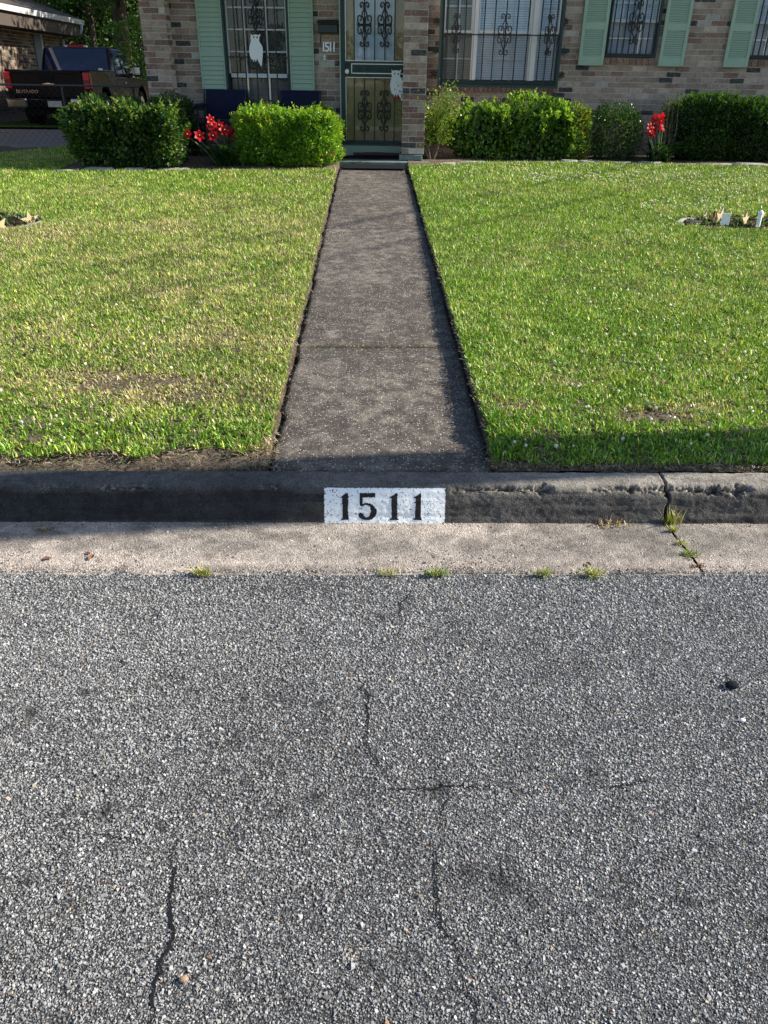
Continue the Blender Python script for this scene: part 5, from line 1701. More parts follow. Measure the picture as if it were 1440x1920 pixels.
obj('foliage', leaves_mesh('foliage', tp, rng.normal(0, .6, (n, 3)) + np.array([0, 0, .6]), rng.normal(0, .5, (n, 3)) + np.array([0, 0, .8]), .040 * rng.uniform(.6, 1.2, n), pal(n, [((.13, .22, .028), 4), ((.20, .27, .04), 3), ((.06, .12, .02), 3)]), .5), MAT['leaf'], sh, kind='stuff')

# broad-leaved plant in front of the right hedge
q = G(1300, 303)
hp = thing('leafy_plant', 'broad leaved plant with pale stems in front of the right hedge', 'plant', (q[0], q[1] + .2, q[2]))
m = MB(); LP, LD = [], []
for k in range(16):
    th = rr.uniform(0, 6.28); sp = rr.uniform(.08, .40); hgt = rr.uniform(.35, .80)
    pts = [(cos(th) * sp * f ** 1.3 * 1.0, sin(th) * sp * f * .5 - .03, hgt * f) for f in (0, .3, .6, 1)]
    m.tube(pts, [.009, .008, .006, .004], 5)
    for j in range(16):
        a = j * 2.4 + k; f_ = 1 - j * .045; LP.append(np.array(pts[2]) * (1 - (f_ - .2) / .8) + np.array(pts[3]) * (f_ - .2) / .8 if f_ > .5 else np.array(pts[2])); LD.append((cos(a), sin(a), .35))
obj('stems', m, plain('green_stem', (.05, .06, .03), .7), hp)
LP, LD = np.array(LP), np.array(LD)
obj('foliage', leaves_mesh('foliage', LP, LD, rng.normal(0, .3, LP.shape) + np.array([0, 0, 1]), .085 * rng.uniform(.7, 1.2, len(LP)), pal(len(LP), [((.05, .14, .025), 3), ((.09, .19, .04), 2)]), .62, .1), MAT['leaf'], hp, kind='stuff')


# red lilies
MAT['stam'] = plain('stamen_yellow', (.5, .42, .14), .6)


def lily(label, cx_, cy_, z0, blooms, nleaf, seed):
    rr = random.Random(seed); t = thing('red_lily', label, 'flower', (cx_, cy_, z0), 0)
    V = []; C = []
    for k in range(nleaf):
        th = rr.uniform(0, 6.28); l = rr.uniform(.35, .6); w = rr.uniform(.016, .026); bx, by = rr.uniform(-.12, .12), rr.uniform(-.08, .08)
        P = []
        for f, wf in ((0, .8), (.35, 1), (.7, .85), (1, .1)):
            r_ = l * f * (.25 + .55 * f); zz_ = l * f * (1.1 - .55 * f)
            c = np.array([bx + cos(th) * r_, by + sin(th) * r_, zz_]); s = np.array([-sin(th), cos(th), 0]) * w * wf
            P += [c - s, c + s]
        V.append(P); C.append(np.array((.018, .055, .016)) * rr.uniform(.7, 1.4))
    obj('leaves', mesh_arr('leaves', np.array(V), [[0, 1, 3, 2], [2, 3, 5, 4], [4, 5, 7, 6]], np.array(C)), MAT['leaf'], t, kind='stuff')
    ms = MB()
    for bx, bz, by in blooms:
        ms.tube([(bx * .25, by * .3, 0), (bx * .6, by * .6, bz * .55), (bx, by, bz - .03)], [.011, .010, .008], 6)
    obj('stems', ms, plain('lily_stem', (.03, .06, .02), .5), t)
    for i, (bx, bz, by) in enumerate(blooms):
        V = []; th0 = rr.uniform(0, 6.28); az = rr.uniform(-2.6, -.5); tilt = rr.uniform(.35, .9)
        ax = np.array([cos(az) * cos(tilt - .4), sin(az) * cos(tilt - .4), .25 + .3 * rr.random()]); ax /= np.linalg.norm(ax)
        u = np.cross(ax, (0, 0, 1.0)); u /= np.linalg.norm(u); v = np.cross(ax, u); R_ = rr.uniform(.06, .085)
        for k in range(6):
            a = th0 + k * pi / 3; d = u * cos(a) + v * sin(a); s = -u * sin(a) + v * cos(a)
            P = []
            for f, wf, o, al in ((0, .15, .06, 0), (.4, .9, .22, .45), (.75, 1.0, .62, .85), (1, .12, 1.0, .82)):
                c = ax * al * R_ + d * o * R_; P += [c - s * wf * R_ * .27, c + s * wf * R_ * .27]
            V.append(P)
        me = mesh_arr('bloom', np.array(V), [[0, 1, 3, 2], [2, 3, 5, 4], [4, 5, 7, 6]], np.array([[.42, .007, .018]]) * rng.uniform(.65, 1.25, (6, 1)))
        b = obj('bloom', me, MAT['petal'], t, (bx, by, bz), smooth=True)
        obj('stamens', MB().tube([tuple(ax * R_ * .1), tuple(ax * R_ * 1.0)], .004, 4).sphere(tuple(ax * R_ * 1.0), .007, 5, 3), MAT['stam'], b)


q = W.on_y(430, 310, 10.95); zq = float(lawn_z(0, 10.95))


def bl(px, py, y, q, z0, dy=0.0):
    p = W.on_y(px, py + 5, y + dy); return (p[0] - q[0], p[2] - z0, dy)


lily('red lilies with many blooms between the two left hedges', q[0], 10.95, zq, [bl(a, b, 10.95, q, zq, d) for a, b, d in [(357, 250, -.15), (372, 252, -.1), (391, 222, -.05), (397, 232, 0), (404, 240, .05), (413, 234, .02), (418, 242, -.05), (402, 252, -.1), (423, 247, .05), (430, 243, .1), (434, 250, .02)]], 60, 3)
q = W.on_y(1236, 300, 11.85); zq = float(lawn_z(0, 11.85))
lily('red lily cluster in front of the bricks at the right', q[0], 11.85, zq, [bl(a, b, 11.85, q, zq, d) for a, b, d in [(1214, 238, -.08), (1224, 232, 0), (1231, 222, .05), (1238, 226, .0), (1244, 219, .05), (1220, 249, -.1), (1234, 238, -.05), (1227, 245, 0), (1216, 246, 0)]], 50, 4)

# limestone edging of the beds, stone by stone
edg = bpy.data.objects.new('bed_edging', None); COL.objects.link(edg); edg['kind'] = 'structure'


def stone(x, y, l, d, h, rz_, seed):
    r = random.Random(seed); n = 9; m = MB()
    ring = []
    for k in range(n):
        a = 2 * pi * k / n
        ex = abs(cos(a)) ** .6 * (1 if cos(a) > 0 else -1); ey = abs(sin(a)) ** .6 * (1 if sin(a) > 0 else -1)
        ring.append((ex * l / 2 * r.uniform(.85, 1.1), ey * d / 2 * r.uniform(.8, 1.15)))
    vs_ = [(a, b, -.04) for a, b in ring] + [(a * 1.03, b * 1.03, h * .55 + r.uniform(-.008, .008)) for a, b in ring] + [(a * .82, b * .8, h + r.uniform(-.012, .008)) for a, b in ring]
    m.add(vs_, [[i, (i + 1) % n, n + (i + 1) % n, n + i] for i in range(n)] + [[n + i, n + (i + 1) % n, 2 * n + (i + 1) % n, 2 * n + i] for i in range(n)] + [list(range(2 * n, 3 * n))])
    obj('stone', m, MAT['limestone'], edg, (x, y, float(lawn_z(x, y)) + .012), (0, 0, rz_))


x = .95; k = 0
while x < 8.5:
    l = random.uniform(.22, .55); yb_ = float(bed_front(x + l / 2))
    stone(x + l / 2, yb_ + .08 + random.uniform(-.02, .03), l * .96, random.uniform(.14, .22), random.uniform(.012, .050), random.uniform(-.06, .06), 100 + k); x += l; k += 1
x = -4.0
while x < -2.35:
    l = random.uniform(.3, .55); stone(x + l / 2, float(bed_front(x + l / 2)) + .05, l * .96, .15, random.uniform(.03, .05), random.uniform(-.05, .05), 200 + k); x += l; k += 1

# ================================================================== GARDEN RINGS WITH STAR STAKES
MAT['mulch'] = plain('dark_mulch', (.030, .022, .018), .95, .1, var=.6, scale=45, bump=1.0)
MAT['tan'] = plain('tan_star_wood', (.44, .36, .20), .7, .3, var=.2, scale=20)
MAT['brownstar'] = plain('brown_star', (.16, .06, .05), .7, .3, var=.2)
MAT['card'] = plain('white_plastic_tag', (.78, .80, .82), .5, .3, var=.05)
MAT['ring'] = plain('pale_ring_edging', (.36, .34, .30), .85, .2, var=.2, scale=20, bump=.5)


def garden_ring(label, ring, seed):
    c, a, b = ring; z0 = float(lawn_z(c[0], c[1])) + .012
    t = thing('garden_ring', label, 'flower bed', (c[0], c[1], z0))
    sl_ = lambda y_: LSL * y_
    n = 40; m = MB(); vs_ = []
    for k in range(n):
        th = 2 * pi * k / n; rr_ = 1 + .03 * sin(5 * th + seed)
        sk_ = .050 * float(vnoise(k * .31, seed * 1.0, 7)) * (1 if abs(th - pi) > .9 else .2)
        for f, z in ((1.0, -.05), (1.0, .026), (.93, .029), (.90, -.03)):
            x, y = a * f * rr_ * cos(th), b * f * rr_ * sin(th); vs_.append((x, y, z + sl_(y) - sk_))
    m.add(vs_, [[4 * k + j, 4 * ((k + 1) % n) + j, 4 * ((k + 1) % n) + j + 1, 4 * k + j + 1] for k in range(n) for j in range(3)])
    obj('edging', m, MAT['ring'], t)
    obj('mulch', MB().add([(a * .92 * cos(2 * pi * k / 30), b * .92 * sin(2 * pi * k / 30), .012 + sl_(b * .92 * sin(2 * pi * k / 30))) for k in range(30)], [list(range(30))]), MAT['mulch'], t)
    r = np.random.default_rng(seed); N = 420
    th = r.random(N) * 6.28; ra = np.sqrt(r.random(N)) * .9
    P = np.stack([a * ra * np.cos(th), b * ra * np.sin(th), .014 + r.random(N) * .02], 1); P[:, 2] += LSL * P[:, 1]
    Cc = np.where((r.random(N) < .16)[:, None], np.array([[.4, .36, .30]]), np.array([[.045, .03, .022]])) * r.uniform(.5, 1.5, (N, 1))
    obj('chips', leaves_mesh('chips', P, r.normal(0, 1, (N, 3)) * np.array([1, 1, .25]), r.normal(0, .4, (N, 3)) + np.array([0, 0, 1]), r.uniform(.02, .06, N), Cc, .4), MAT['blade'], t, kind='stuff')
    Ng = 160
    th = r.random(Ng) * 6.28; ra = np.sqrt(r.random(Ng)) * .85
    P = np.stack([a * ra * np.cos(th), b * ra * np.sin(th), .015 + 0 * ra], 1); P[:, 2] += LSL * P[:, 1]
    obj('seedlings', leaves_mesh('seedlings', P, r.normal(0, .5, (Ng, 3)) + np.array([0, 0, 1.1]), r.normal(0, 1, (Ng, 3)), r.uniform(.03, .08, Ng), np.array([[.08, .15, .04]]) * r.uniform(.6, 1.3, (Ng, 1)), .25), MAT['blade'], t, kind='stuff')
    return t


garden_ring('low white ring bed with stars and tags in the right lawn', ringR, 3)
garden_ring('mulched ring bed with stars at the left edge of the lawn', ringL, 5)


def star_stake(label, px, py, size, mat, rz_, tilt, by, group='wooden stars staked in the ring beds'):
    q = G(px, by); y = q[1]; c = W.on_y(px, py, y); z0 = float(lawn_z(q[0], y)) + .012
    t = thing('star_stake', label, 'garden star', (q[0], y, z0), rz_, group)
    r = size * .43; pts = []
    for k in range(10):
        a = pi / 2 + k * pi / 5 + tilt; rr_ = r if k % 2 == 0 else r * .42
        pts.append((rr_ * cos(a), c[2] - z0 + rr_ * sin(a)))
    obj('star', MB().prism(pts, -.008, .008), mat, t)
    obj('stake', MB().tube([(0, .010, -.05), (0, .012, c[2] - z0)], .006, 5), MAT['bark'], t)
    return t


star_stake('tan wooden star at the right end of the left ring bed', 58, 413, .20, MAT['tan'], .75, .1, 424)
star_stake('tan star cut off by the left photo edge in the left ring bed', 2, 424, .20, MAT['tan'], .8, .5, 434)
star_stake('large tan star standing in the middle of the right ring bed', 1346, 409, .24, MAT['tan'], .7, -.25, 424)
star_stake('dark brown star just behind the large tan star', 1337, 408, .17, MAT['brownstar'], .9, .5, 420)
star_stake('tan star between the white tag and the white post', 1393, 413, .20, MAT['tan'], .8, .0, 427)
star_stake('tan star behind the white post at the right photo edge', 1423, 408, .18, MAT['tan'], .6, .3, 421)
star_stake('low tan star lying over at the left of the right ring bed', 1318, 410, .18, MAT['tan'], .9, .9, 419)
q = G(1356, 431)
tg = thing('plant_tag', 'white plastic plant tag on a short leg in the right ring bed', 'plant tag', (q[0], q[1], q[2] + .012), -.1)
obj('card', MB().box(-.038, .038, -.003, .003, .03, .135, .001), MAT['card'], tg); obj('leg', MB().box(-.008, .008, -.002, .002, -.05, .0299), MAT['card'], tg)
q = G(1419, 432)
ps = thing('white_post', 'short white round post at the right end of the right ring bed', 'garden light', (q[0], q[1], q[2] + .012))
obj('post', MB().tube([(0, 0, -.02), (0, 0, .135)], .019, 12), MAT['card'], ps); obj('cap', MB().tube([(0, 0, .1355), (0, 0, .150), (0, 0, .165)], [.024, .023, .010], 12), MAT['card'], ps)
MAT['grav'] = plain('dark_stone', (.03, .03, .035), .8, .2, var=.4)
q = G(1296, 427)
tag(obj('garden_stone', MB().sphere((0, 0, .02), .06, 9, 6, (1.6, .7, .6)), MAT['grav'], None, (q[0], q[1], q[2] + .015), (0, 0, .3)), 'dark flat stone at the left end of the right ring bed', 'stone')


# ================================================================== WEEDS, LEAVES, ODD BITS
def weed(label, px, py, z, n, l, spread, cols, seed, flat=.9):
    p = P0(px, py, z); r = np.random.default_rng(seed)
    t = p
    th = r.random(n) * 6.28; ln = l * .8 * r.uniform(.35, 1.2, n); lean = r.uniform(.15, flat, n); w = .0017
    V = np.zeros((n, 5, 3)); d = np.stack([np.cos(th), np.sin(th)], 1); s = np.stack([-np.sin(th), np.cos(th)], 1) * w
    b = r.normal(0, spread, (n, 2)) * np.array([1.6, .55])
    for k, f in enumerate((0, .55)):
        hxx = ln * f * np.sin(lean * (.6 + .4 * f)); hzz = ln * f * np.cos(lean * (.6 + .4 * f))
        for j, sg in enumerate((-1, 1)):
            V[:, 2 * k + j, :2] = b + d * hxx[:, None] + sg * s; V[:, 2 * k + j, 2] = hzz
    V[:, 4, :2] = b + d * (ln * np.sin(lean * 1.15))[:, None]; V[:, 4, 2] = np.maximum(ln * np.cos(lean * 1.15), .003)
    c = np.array([a for a, _ in cols])[r.choice(len(cols), n, p=np.array([w_ for _, w_ in cols]) / sum(w_ for _, w_ in cols))] * r.uniform(.7, 1.3, (n, 1))
    me = mesh_arr('weed_tuft', V, [[0, 1, 3, 2], [2, 3, 4]], c)
    tag(obj('weed_tuft', me, MAT['blade'], None, tuple(p)), label, 'weed', 'weeds growing in the gutter joints')


YG = [((.34, .37, .07), 3), ((.18, .26, .04), 2), ((.45, .39, .18), 3)]
GR = [((.14, .26, .04), 3), ((.24, .32, .06), 2), ((.38, .34, .14), 2)]
ST = [((.42, .34, .2), 3), ((.25, .18, .1), 2)]
weed('bushy yellow green weed at the gutter seam far left of the number', 380, 1078, .006, 75, .055, .012, YG, 1)
weed('flat small weed at the gutter seam below the painted number', 727, 1077, .006, 34, .045, .014, YG, 2, 1.3)
weed('green weed at the gutter seam below the right end of the number', 818, 1078, .006, 70, .05, .013, GR, 3, 1.2)
weed('thin weed with a tall stalk at the gutter seam right of centre', 1018, 1079, .006, 48, .055, .011, GR, 4)
weed('spreading yellow weed at the gutter seam left of the open joint', 1112, 1079, .006, 75, .052, .014, YG, 5, 1.1)
weed('tall grass weed rising from the open kerb joint', 1256, 985, .018, 46, .10, .010, YG, 6, .5)
weed('yellow grass trailing out of the kerb foot at the joint', 1262, 998, .018, 46, .05, .0045, YG, 17, .8)
weed('small yellow weed halfway along the open gutter joint', 1279, 1022, .014, 40, .032, .010, YG, 8, 1.2)
weed('bright green weed in the lower part of the gutter joint', 1294, 1042, .010, 60, .042, .012, GR, 9, 1.25)
weed('straw coloured dead grass lying against the kerb foot', 1140, 985, .020, 90, .05, .024, ST, 10, 1.5)
weed('small dry wisp in the left part of the gutter', 85, 994, .020, 26, .035, .010, ST, 11, 1.5)
weed('tiny red brown weed where the gutter joint meets the asphalt', 1310, 1062, .008, 30, .02, .010, [((.2, .08, .05), 1), ((.25, .2, .1), 1)], 12, 1.4)
# moss and grass in the path joint
n = 170; xq = rng.uniform(PXL + .02, PXR - .12, n); V = np.zeros((n, 3, 3)); yq = YJ[1] + rng.normal(0, .004, n); zq = lawn_z(xq, yq) - .006
th = rng.random(n) * 6.28; l = rng.uniform(.008, .022, n)
V[:, 0] = np.stack([xq - .002, yq, zq], 1); V[:, 1] = np.stack([xq + .002, yq, zq], 1); V[:, 2] = np.stack([xq + np.cos(th) * l * .6, yq + np.sin(th) * l * .6, zq + l], 1)
obj('path_joint_grass', mesh_arr('path_joint_grass', V, [[0, 1, 2]], pal(n, [((.2, .22, .05), 2), ((.1, .15, .03), 2), ((.3, .25, .12), 1)])), MAT['blade'], kind='stuff')

MAT['deadleaf'] = plain('dead_leaf', (.17, .08, .05), .8, .2, var=.4, scale=80)
LB = [(88, 1048, 'red brown dead leaf in the left gutter, nearest the left edge', .034), (172, 1045, 'curled orange brown dead leaf in the left gutter', .040), (165, 1038, 'small orange dead leaf just behind the curled leaf', .026),
      (1130, 1012, 'pink brown dead leaf in the right gutter', .026), (1103, 1058, 'brown twig leaf above the spreading yellow weed', .03)]
for i, (px, py, lab, sz) in enumerate(LB):
    p = P0(px, py, .014); m = MB()
    m.add([(-.5, 0, .05), (-.15, .28, .18), (-.15, -.28, .12), (.2, .24, .1), (.2, -.22, .2), (.55, .02, .08), (0, 0, .0)], [[0, 2, 6], [0, 6, 1], [1, 6, 3], [2, 4, 6], [3, 6, 5], [4, 5, 6]])
    m.v = [(a * sz, b * sz, c * sz) for a, b, c in m.v]
    tag(obj('dead_leaf', m, MAT['deadleaf'], None, tuple(p), (0, 0, i * 1.3)), lab, 'leaf', 'dead leaves in the gutter')
p = P0(1371, 1288, .004)
m = MB().sphere((0, 0, .008), .020, 12, 7, (1.0, .75, .55)); m.v = [(a * (1 + .12 * sin(9 * b * 50)), b, c) for a, b, c in m.v]
tag(obj('black_lump', m, MAT['mat'], None, tuple(p), (0, 0, -.15)), 'single black lump lying on the asphalt at the right', 'debris')
p = P0(1392, 1352, .004)
tag(obj('pale_pebble', MB().sphere((0, 0, .004), .007, 8, 5, (1.2, .9, .6)), MAT['card'], None, tuple(p)), 'bright white pebble on the asphalt below the black lump', 'pebble')
p = P0(345, 1838, .004)
tag(obj('brown_pebble', MB().sphere((0, 0, .004), .008, 9, 6, (1.25, .9, .7)), plain('tan_pebble', (.3, .2, .13), .7), None, tuple(p)), 'tan and brown pebble beside the left crack near the bottom', 'pebble')

# ================================================================== NEXT DOOR: house, pickup, fence, trees
ZD = 0.490
MAT['nbrick'] = attr_mat('neighbour_brick', .95, .1, 60, .5, .4)
MAT['gutterwhite'] = plain('white_gutter_metal', (.60, .61, .62), .4, .5, var=.15, scale=6)
MAT['browntrim'] = plain('brown_trim', (.075, .06, .05), .7, .2, var=.25)
MAT['bluegrey'] = plain('blue_grey_door', (.17, .20, .23), .5, .3, var=.12)
NX, NG = -9.25, -8.62
d = W.ray(150, 38); tt = NG / d[0]; gend = W.C + d * tt
d = W.ray(122, 100); NYE = (W.C + d * (NX / d[0]))[1]
gy1, gz = gend[1], gend[2]
nb = thing('neighbour_house', 'brown brick house next door with white gutter behind the black pickup', 'house', (NX - 4, NYE - 6, ZD))
no = np.array([NX - 4, NYE - 6, ZD])


def npart(name, m, mat, parent=None, **k):
    return obj(name, m, mat, nb if parent is None else parent, tuple(-no) if parent is None else (0, 0, 0), **k)


ws = gz - .42
wl = npart('wall', MB().box(NX - 8, NX - .008, 11, NYE - .01, .3, ws), MAT['brickmortar'])
V, C = [], []
for k in range(int((ws - .4) / BH)):
    for j in range(int((NYE - 11) / BL)):
        y0_ = 11 + (j + (k % 2) * .5) * BL; l = min(BL - JT, NYE - y0_)
        if l < .03:
            continue
        V.append(bv * np.array([.06, l, BH - JT]) + np.array([NX - .055 + random.uniform(-.003, .003), y0_, .4 + k * BH])); C.append(np.array(random.choice([(.15, .115, .09), (.20, .155, .12), (.10, .08, .065), (.24, .19, .15)])) * random.uniform(.8, 1.2))
    for j in range(38):
        x0_ = NX - (j + 1 - (k % 2) * .5) * BL
        V.append(bv * np.array([BL - JT, .06, BH - JT]) + np.array([x0_, NYE - .055, .4 + k * BH])); C.append(np.array((.15, .115, .09)) * random.uniform(.8, 1.2))
npart('brickwork', mesh_arr('brickwork', np.array(V), bf, np.array(C)), MAT['nbrick'], kind='stuff')
npart('eave', MB().box(NX - .01, NG - .002, 11, gy1, ws, ws + .03).box(NG - .06, NG - .002, 11, gy1, ws + .03, gz - .02), MAT['browntrim'])
npart('gutter_trough', MB().prism([(NG, gz - .12), (NG + .09, gz - .12), (NG + .125, gz), (NG + .115, gz), (NG + .085, gz - .11), (NG + .01, gz - .11), (NG + .01, gz)], 11, gy1 + .02), MAT['gutterwhite'])
gt = [(NG + .05, gy1 - .12, gz - .12), (NG + .05, gy1 - .12, gz - .22), (NG - .05, gy1 - .10, gz - .36), (NX + .06, gy1 - .10, gz - .50), (NX + .05, gy1 - .10, .8)]
npart('downspout', MB().tube(gt, .045, 8), MAT['gutterwhite'], smooth=False)
npart('roof', MB().add([(NG + .02, 10.8, gz + .03), (NG + .02, gy1 + .05, gz + .03), (NX - 4.5, gy1 + .05, gz + 1.7), (NX - 4.5, 10.8, gz + 1.7), (NX - 9, gy1 + .05, gz), (NX - 9, 10.8, gz)], [[0, 1, 2, 3], [3, 2, 4, 5], [1, 4, 2], [0, 3, 5]]), MAT['shingle'])
d = W.ray(62, 80); ya = (W.C + d * (NX / d[0]))[1]; d = W.ray(74, 80); yb2 = (W.C + d * (NX / d[0]))[1]
dd = npart('side_door', MB().box(NX + .004, NX + .04, ya, yb2, ZD, ws - .05), MAT['bluegrey'])
npart('door_trim', MB().box(NX + .004, NX + .055, yb2 + .003, yb2 + .11, ZD, ws - .02), MAT['gutterwhite'], dd)
npart('foundation', MB().box(NX + .002, NX + .10, 11, NYE, .35, .72), plain('grey_foundation', (.2, .2, .19), .9, .1, var=.2), None)

# ---- pickup
MAT['black'] = plain('black_car_paint', (.005, .006, .010), .18, .15, var=.2)
MAT['cglass'] = plain('tinted_car_glass', (.006, .012, .040), .04, .7, var=.1)
MAT['lens'] = plain('red_lamp_lens', (.55, .012, .025), .15, .6, var=.1)
MAT['chrome'] = plain('chrome', (.70, .69, .66), .16, .5, 1.0, var=.05)
MAT['rubber'] = plain('tyre_rubber', (.012, .012, .012), .85, .2, var=.3, scale=20)
MAT['plate'] = plain('plate_white', (.62, .60, .54), .5, .3, var=.1)
pa, pb = W.on_y(8, 150, 20.6), W.on_y(168, 150, 20.6)
tx, tw = (pa[0] + pb[0]) / 2, (pb[0] - pa[0]) / 2
zt = W.on_y(85, 131, 20.6)[2] - ZD
K = zt / 1.33
tk = thing('pickup_truck', 'black pickup truck parked tail out on the next door drive', 'pickup', (tx, 20.6, ZD), radians(0.0))
HWD = tw


def arch(yc, r, n=7):
    return [(yc + r * cos(a), .42 * K + r * sin(a)) for a in np.linspace(pi, 0, n)]


prof = [(.10, .55 * K), (.62, .50 * K)] + arch(1.15, .50) + [(1.72, .45 * K), (4.0, .45 * K)] + arch(4.55, .50) + [(5.1, .5 * K), (5.55, .55 * K), (5.6, .95 * K), (5.35, 1.12 * K), (4.15, 1.18 * K), (2.12, 1.20 * K), (2.10, 1.33 * K), (.07, 1.33 * K)]
obj('body', MB().prism(prof, -HWD, HWD, 'x'), MAT['black'], tk)
obj('bed_rail', MB().box(-HWD + .0, -HWD + .09, .08, 2.09, 1.331 * K, 1.345 * K).box(HWD - .09, HWD - .0, .08, 2.09, 1.331 * K, 1.345 * K), plain('bed_rail_plastic', (.03, .03, .03), .5), tk)
rz0, rz1 = 1.20 * K, 1.93 * K
cb = [(-HWD + .04, 2.13, rz0), (HWD - .04, 2.13, rz0), (HWD - .04, 4.2, rz0 - .03), (-HWD + .04, 4.2, rz0 - .03), (-HWD + .13, 2.42, rz1), (HWD - .13, 2.42, rz1), (HWD - .15, 3.45, rz1), (-HWD + .15, 3.45, rz1)]
cm = MB().add(cb, [[3, 2, 1, 0], [4, 5, 6, 7], [0, 1, 5, 4], [1, 2, 6, 5], [2, 3, 7, 6], [3, 0, 4, 7]])
cab = obj('cab', cm, MAT['black'], tk)


def round_off(o, w, seg=3):
    b = o.modifiers.new('bevel', 'BEVEL'); b.width = w; b.segments = seg; b.limit_method = 'ANGLE'; b.angle_limit = radians(35)


round_off(cab, .10, 4); round_off([c for c in tk.children if c.name.startswith('body')][0], .045)


def quad_on(a, b, c, d_, f0, f1, g0, g1, off):
    a, b, c, d_ = map(np.array, (a, b, c, d_)); n = np.cross(b - a, d_ - a); n = n / np.linalg.norm(n) * off
    q = lambda u, v: (a * (1 - u) + b * u) * (1 - v) + (d_ * (1 - u) + c * u) * v
    P = [q(f0, g0), q(f1, g0), q(f1, g1), q(f0, g1)]
    return MB().add([p + n for p in P] + [p + n * .2 for p in P], [[0, 1, 2, 3], [7, 6, 5, 4], [0, 4, 5, 1], [1, 5, 6, 2], [2, 6, 7, 3], [3, 7, 4, 0]])


obj('rear_window', quad_on(cb[0], cb[1], cb[5], cb[4], .06, .94, .12, .93, .012), MAT['cglass'], cab)
obj('window', quad_on(cb[1], cb[2], cb[6], cb[5], .08, .42, .12, .90, .012), MAT['cglass'], cab); obj('window', quad_on(cb[1], cb[2], cb[6], cb[5], .48, .90, .12, .90, .012), MAT['cglass'], cab)
obj('window', quad_on(cb[3], cb[0], cb[4], cb[7], .12, .90, .12, .90, .012), MAT['cglass'], cab)
obj('windscreen', quad_on(cb[2], cb[3], cb[7], cb[6], .05, .95, .08, .92, .012), MAT['cglass'], cab)
tbl = obj('brake_light', MB().box(-.20, .20, 2.385, 2.45, rz1 - .012, rz1 + .035, .006), MAT['lens'], cab)
obj('lamp', MB().box(-.28, -.205, 2.387, 2.45, rz1 - .01, rz1 + .03).box(.205, .28, 2.387, 2.45, rz1 - .01, rz1 + .03), MAT['plate'], tbl)
st2 = obj('sticker', quad_on(cb[0], cb[1], cb[5], cb[4], .80, .86, .18, .27, .0145), MAT['plate'], cab)
tg_ = obj('tailgate', MB().box(-HWD + .17, HWD - .17, .0, .068, .70 * K, 1.33 * K, .012).box(-HWD + .18, HWD - .18, -.025, -.001, 1.25 * K, 1.32 * K, .008), MAT['black'], tk)
obj('handle', MB().box(-.17, .17, -.018, -.001, 1.10 * K, 1.21 * K, .006), MAT['rubber'], tg_)
bow = [(-.16, -.035), (-.05, -.035), (-.05, -.06), (.07, -.06), (.07, -.035), (.16, -.035), (.145, .035), (.05, .035), (.05, .06), (-.07, .06), (-.07, .035), (-.145, .035)]
obj('emblem', MB().prism([(a * .9 + .02, b * .55 + 1.0 * K) for a, b in bow], -.012, -.001), MAT['chrome'], tg_)
text_curve('lettering', 'SILVERADO', .10, .003, MAT['chrome'], tg_, (-HWD + .48, -.004, .80 * K), (pi / 2, 0, 0))
for sx in (-1, 1):
    tl_ = obj('tail_light', MB().box(sx * (HWD - .075) - .085, sx * (HWD - .075) + .085, -.02, .14, .90 * K, 1.28 * K, .02), MAT['lens'], tk)
    obj('lamp', MB().box(sx * (HWD - .075) - .07, sx * (HWD - .075) + .07, -.026, -.0201, 1.03 * K, 1.11 * K), plain('lamp_dark_red', (.16, .01, .01), .2, .5), tl_)
    obj('bumper_end', MB().box(sx * (HWD - .25) - .24, sx * (HWD - .25) + .24, -.16, .06, .46 * K, .68 * K, .03), MAT['chrome'], tk)
obj('bumper', MB().box(-HWD + .50, HWD - .50, -.14, .06, .46 * K, .67 * K, .02), MAT['black'], tk)
pl_ = obj('number_plate', MB().box(-.02, .30, -.150, -.1405, .49 * K, .63 * K), MAT['plate'], tk)
for yc in (1.15, 4.55):
    for sx in (-1, 1):
        wv = obj('wheel', MB().tube([(sx * (HWD - .02), yc, .41 * K), (sx * (HWD - .06), yc, .41 * K), (sx * (HWD - .28), yc, .41 * K), (sx * (HWD - .30), yc, .41 * K)], [.38 * K, .41 * K, .41 * K, .38 * K], 24), MAT['rubber'], tk)
        obj('rim', MB().tube([(sx * (HWD - .015), yc, .41 * K), (sx * (HWD - .019), yc, .41 * K)], [.22, .24], 16), MAT['chrome'], wv)
obj('undercarriage', MB().box(-HWD + .35, HWD - .35, .1, 5.2, .30 * K, .5 * K), MAT['rubber'], tk)
for sx in (-1, 1):
    mr = obj('mirror', MB().box(sx * (HWD + .15) - .12, sx * (HWD + .15) + .12, 3.62, 3.72, 1.22 * K, 1.48 * K, .02).box(sx * (HWD + .02) - .09, sx * (HWD + .02) + .09, 3.66, 3.71, 1.25 * K, 1.30 * K), MAT['black'], tk)
    obj('mirror_glass', MB().box(sx * (HWD + .15) - .10, sx * (HWD + .15) + .10, 3.612, 3.619, 1.25 * K, 1.45 * K), MAT['chrome'], mr)
    obj('door_handle', MB().box(sx * HWD - .01, sx * HWD + .01, 2.9, 3.08, 1.02 * K, 1.06 * K), MAT['chrome'], tk)

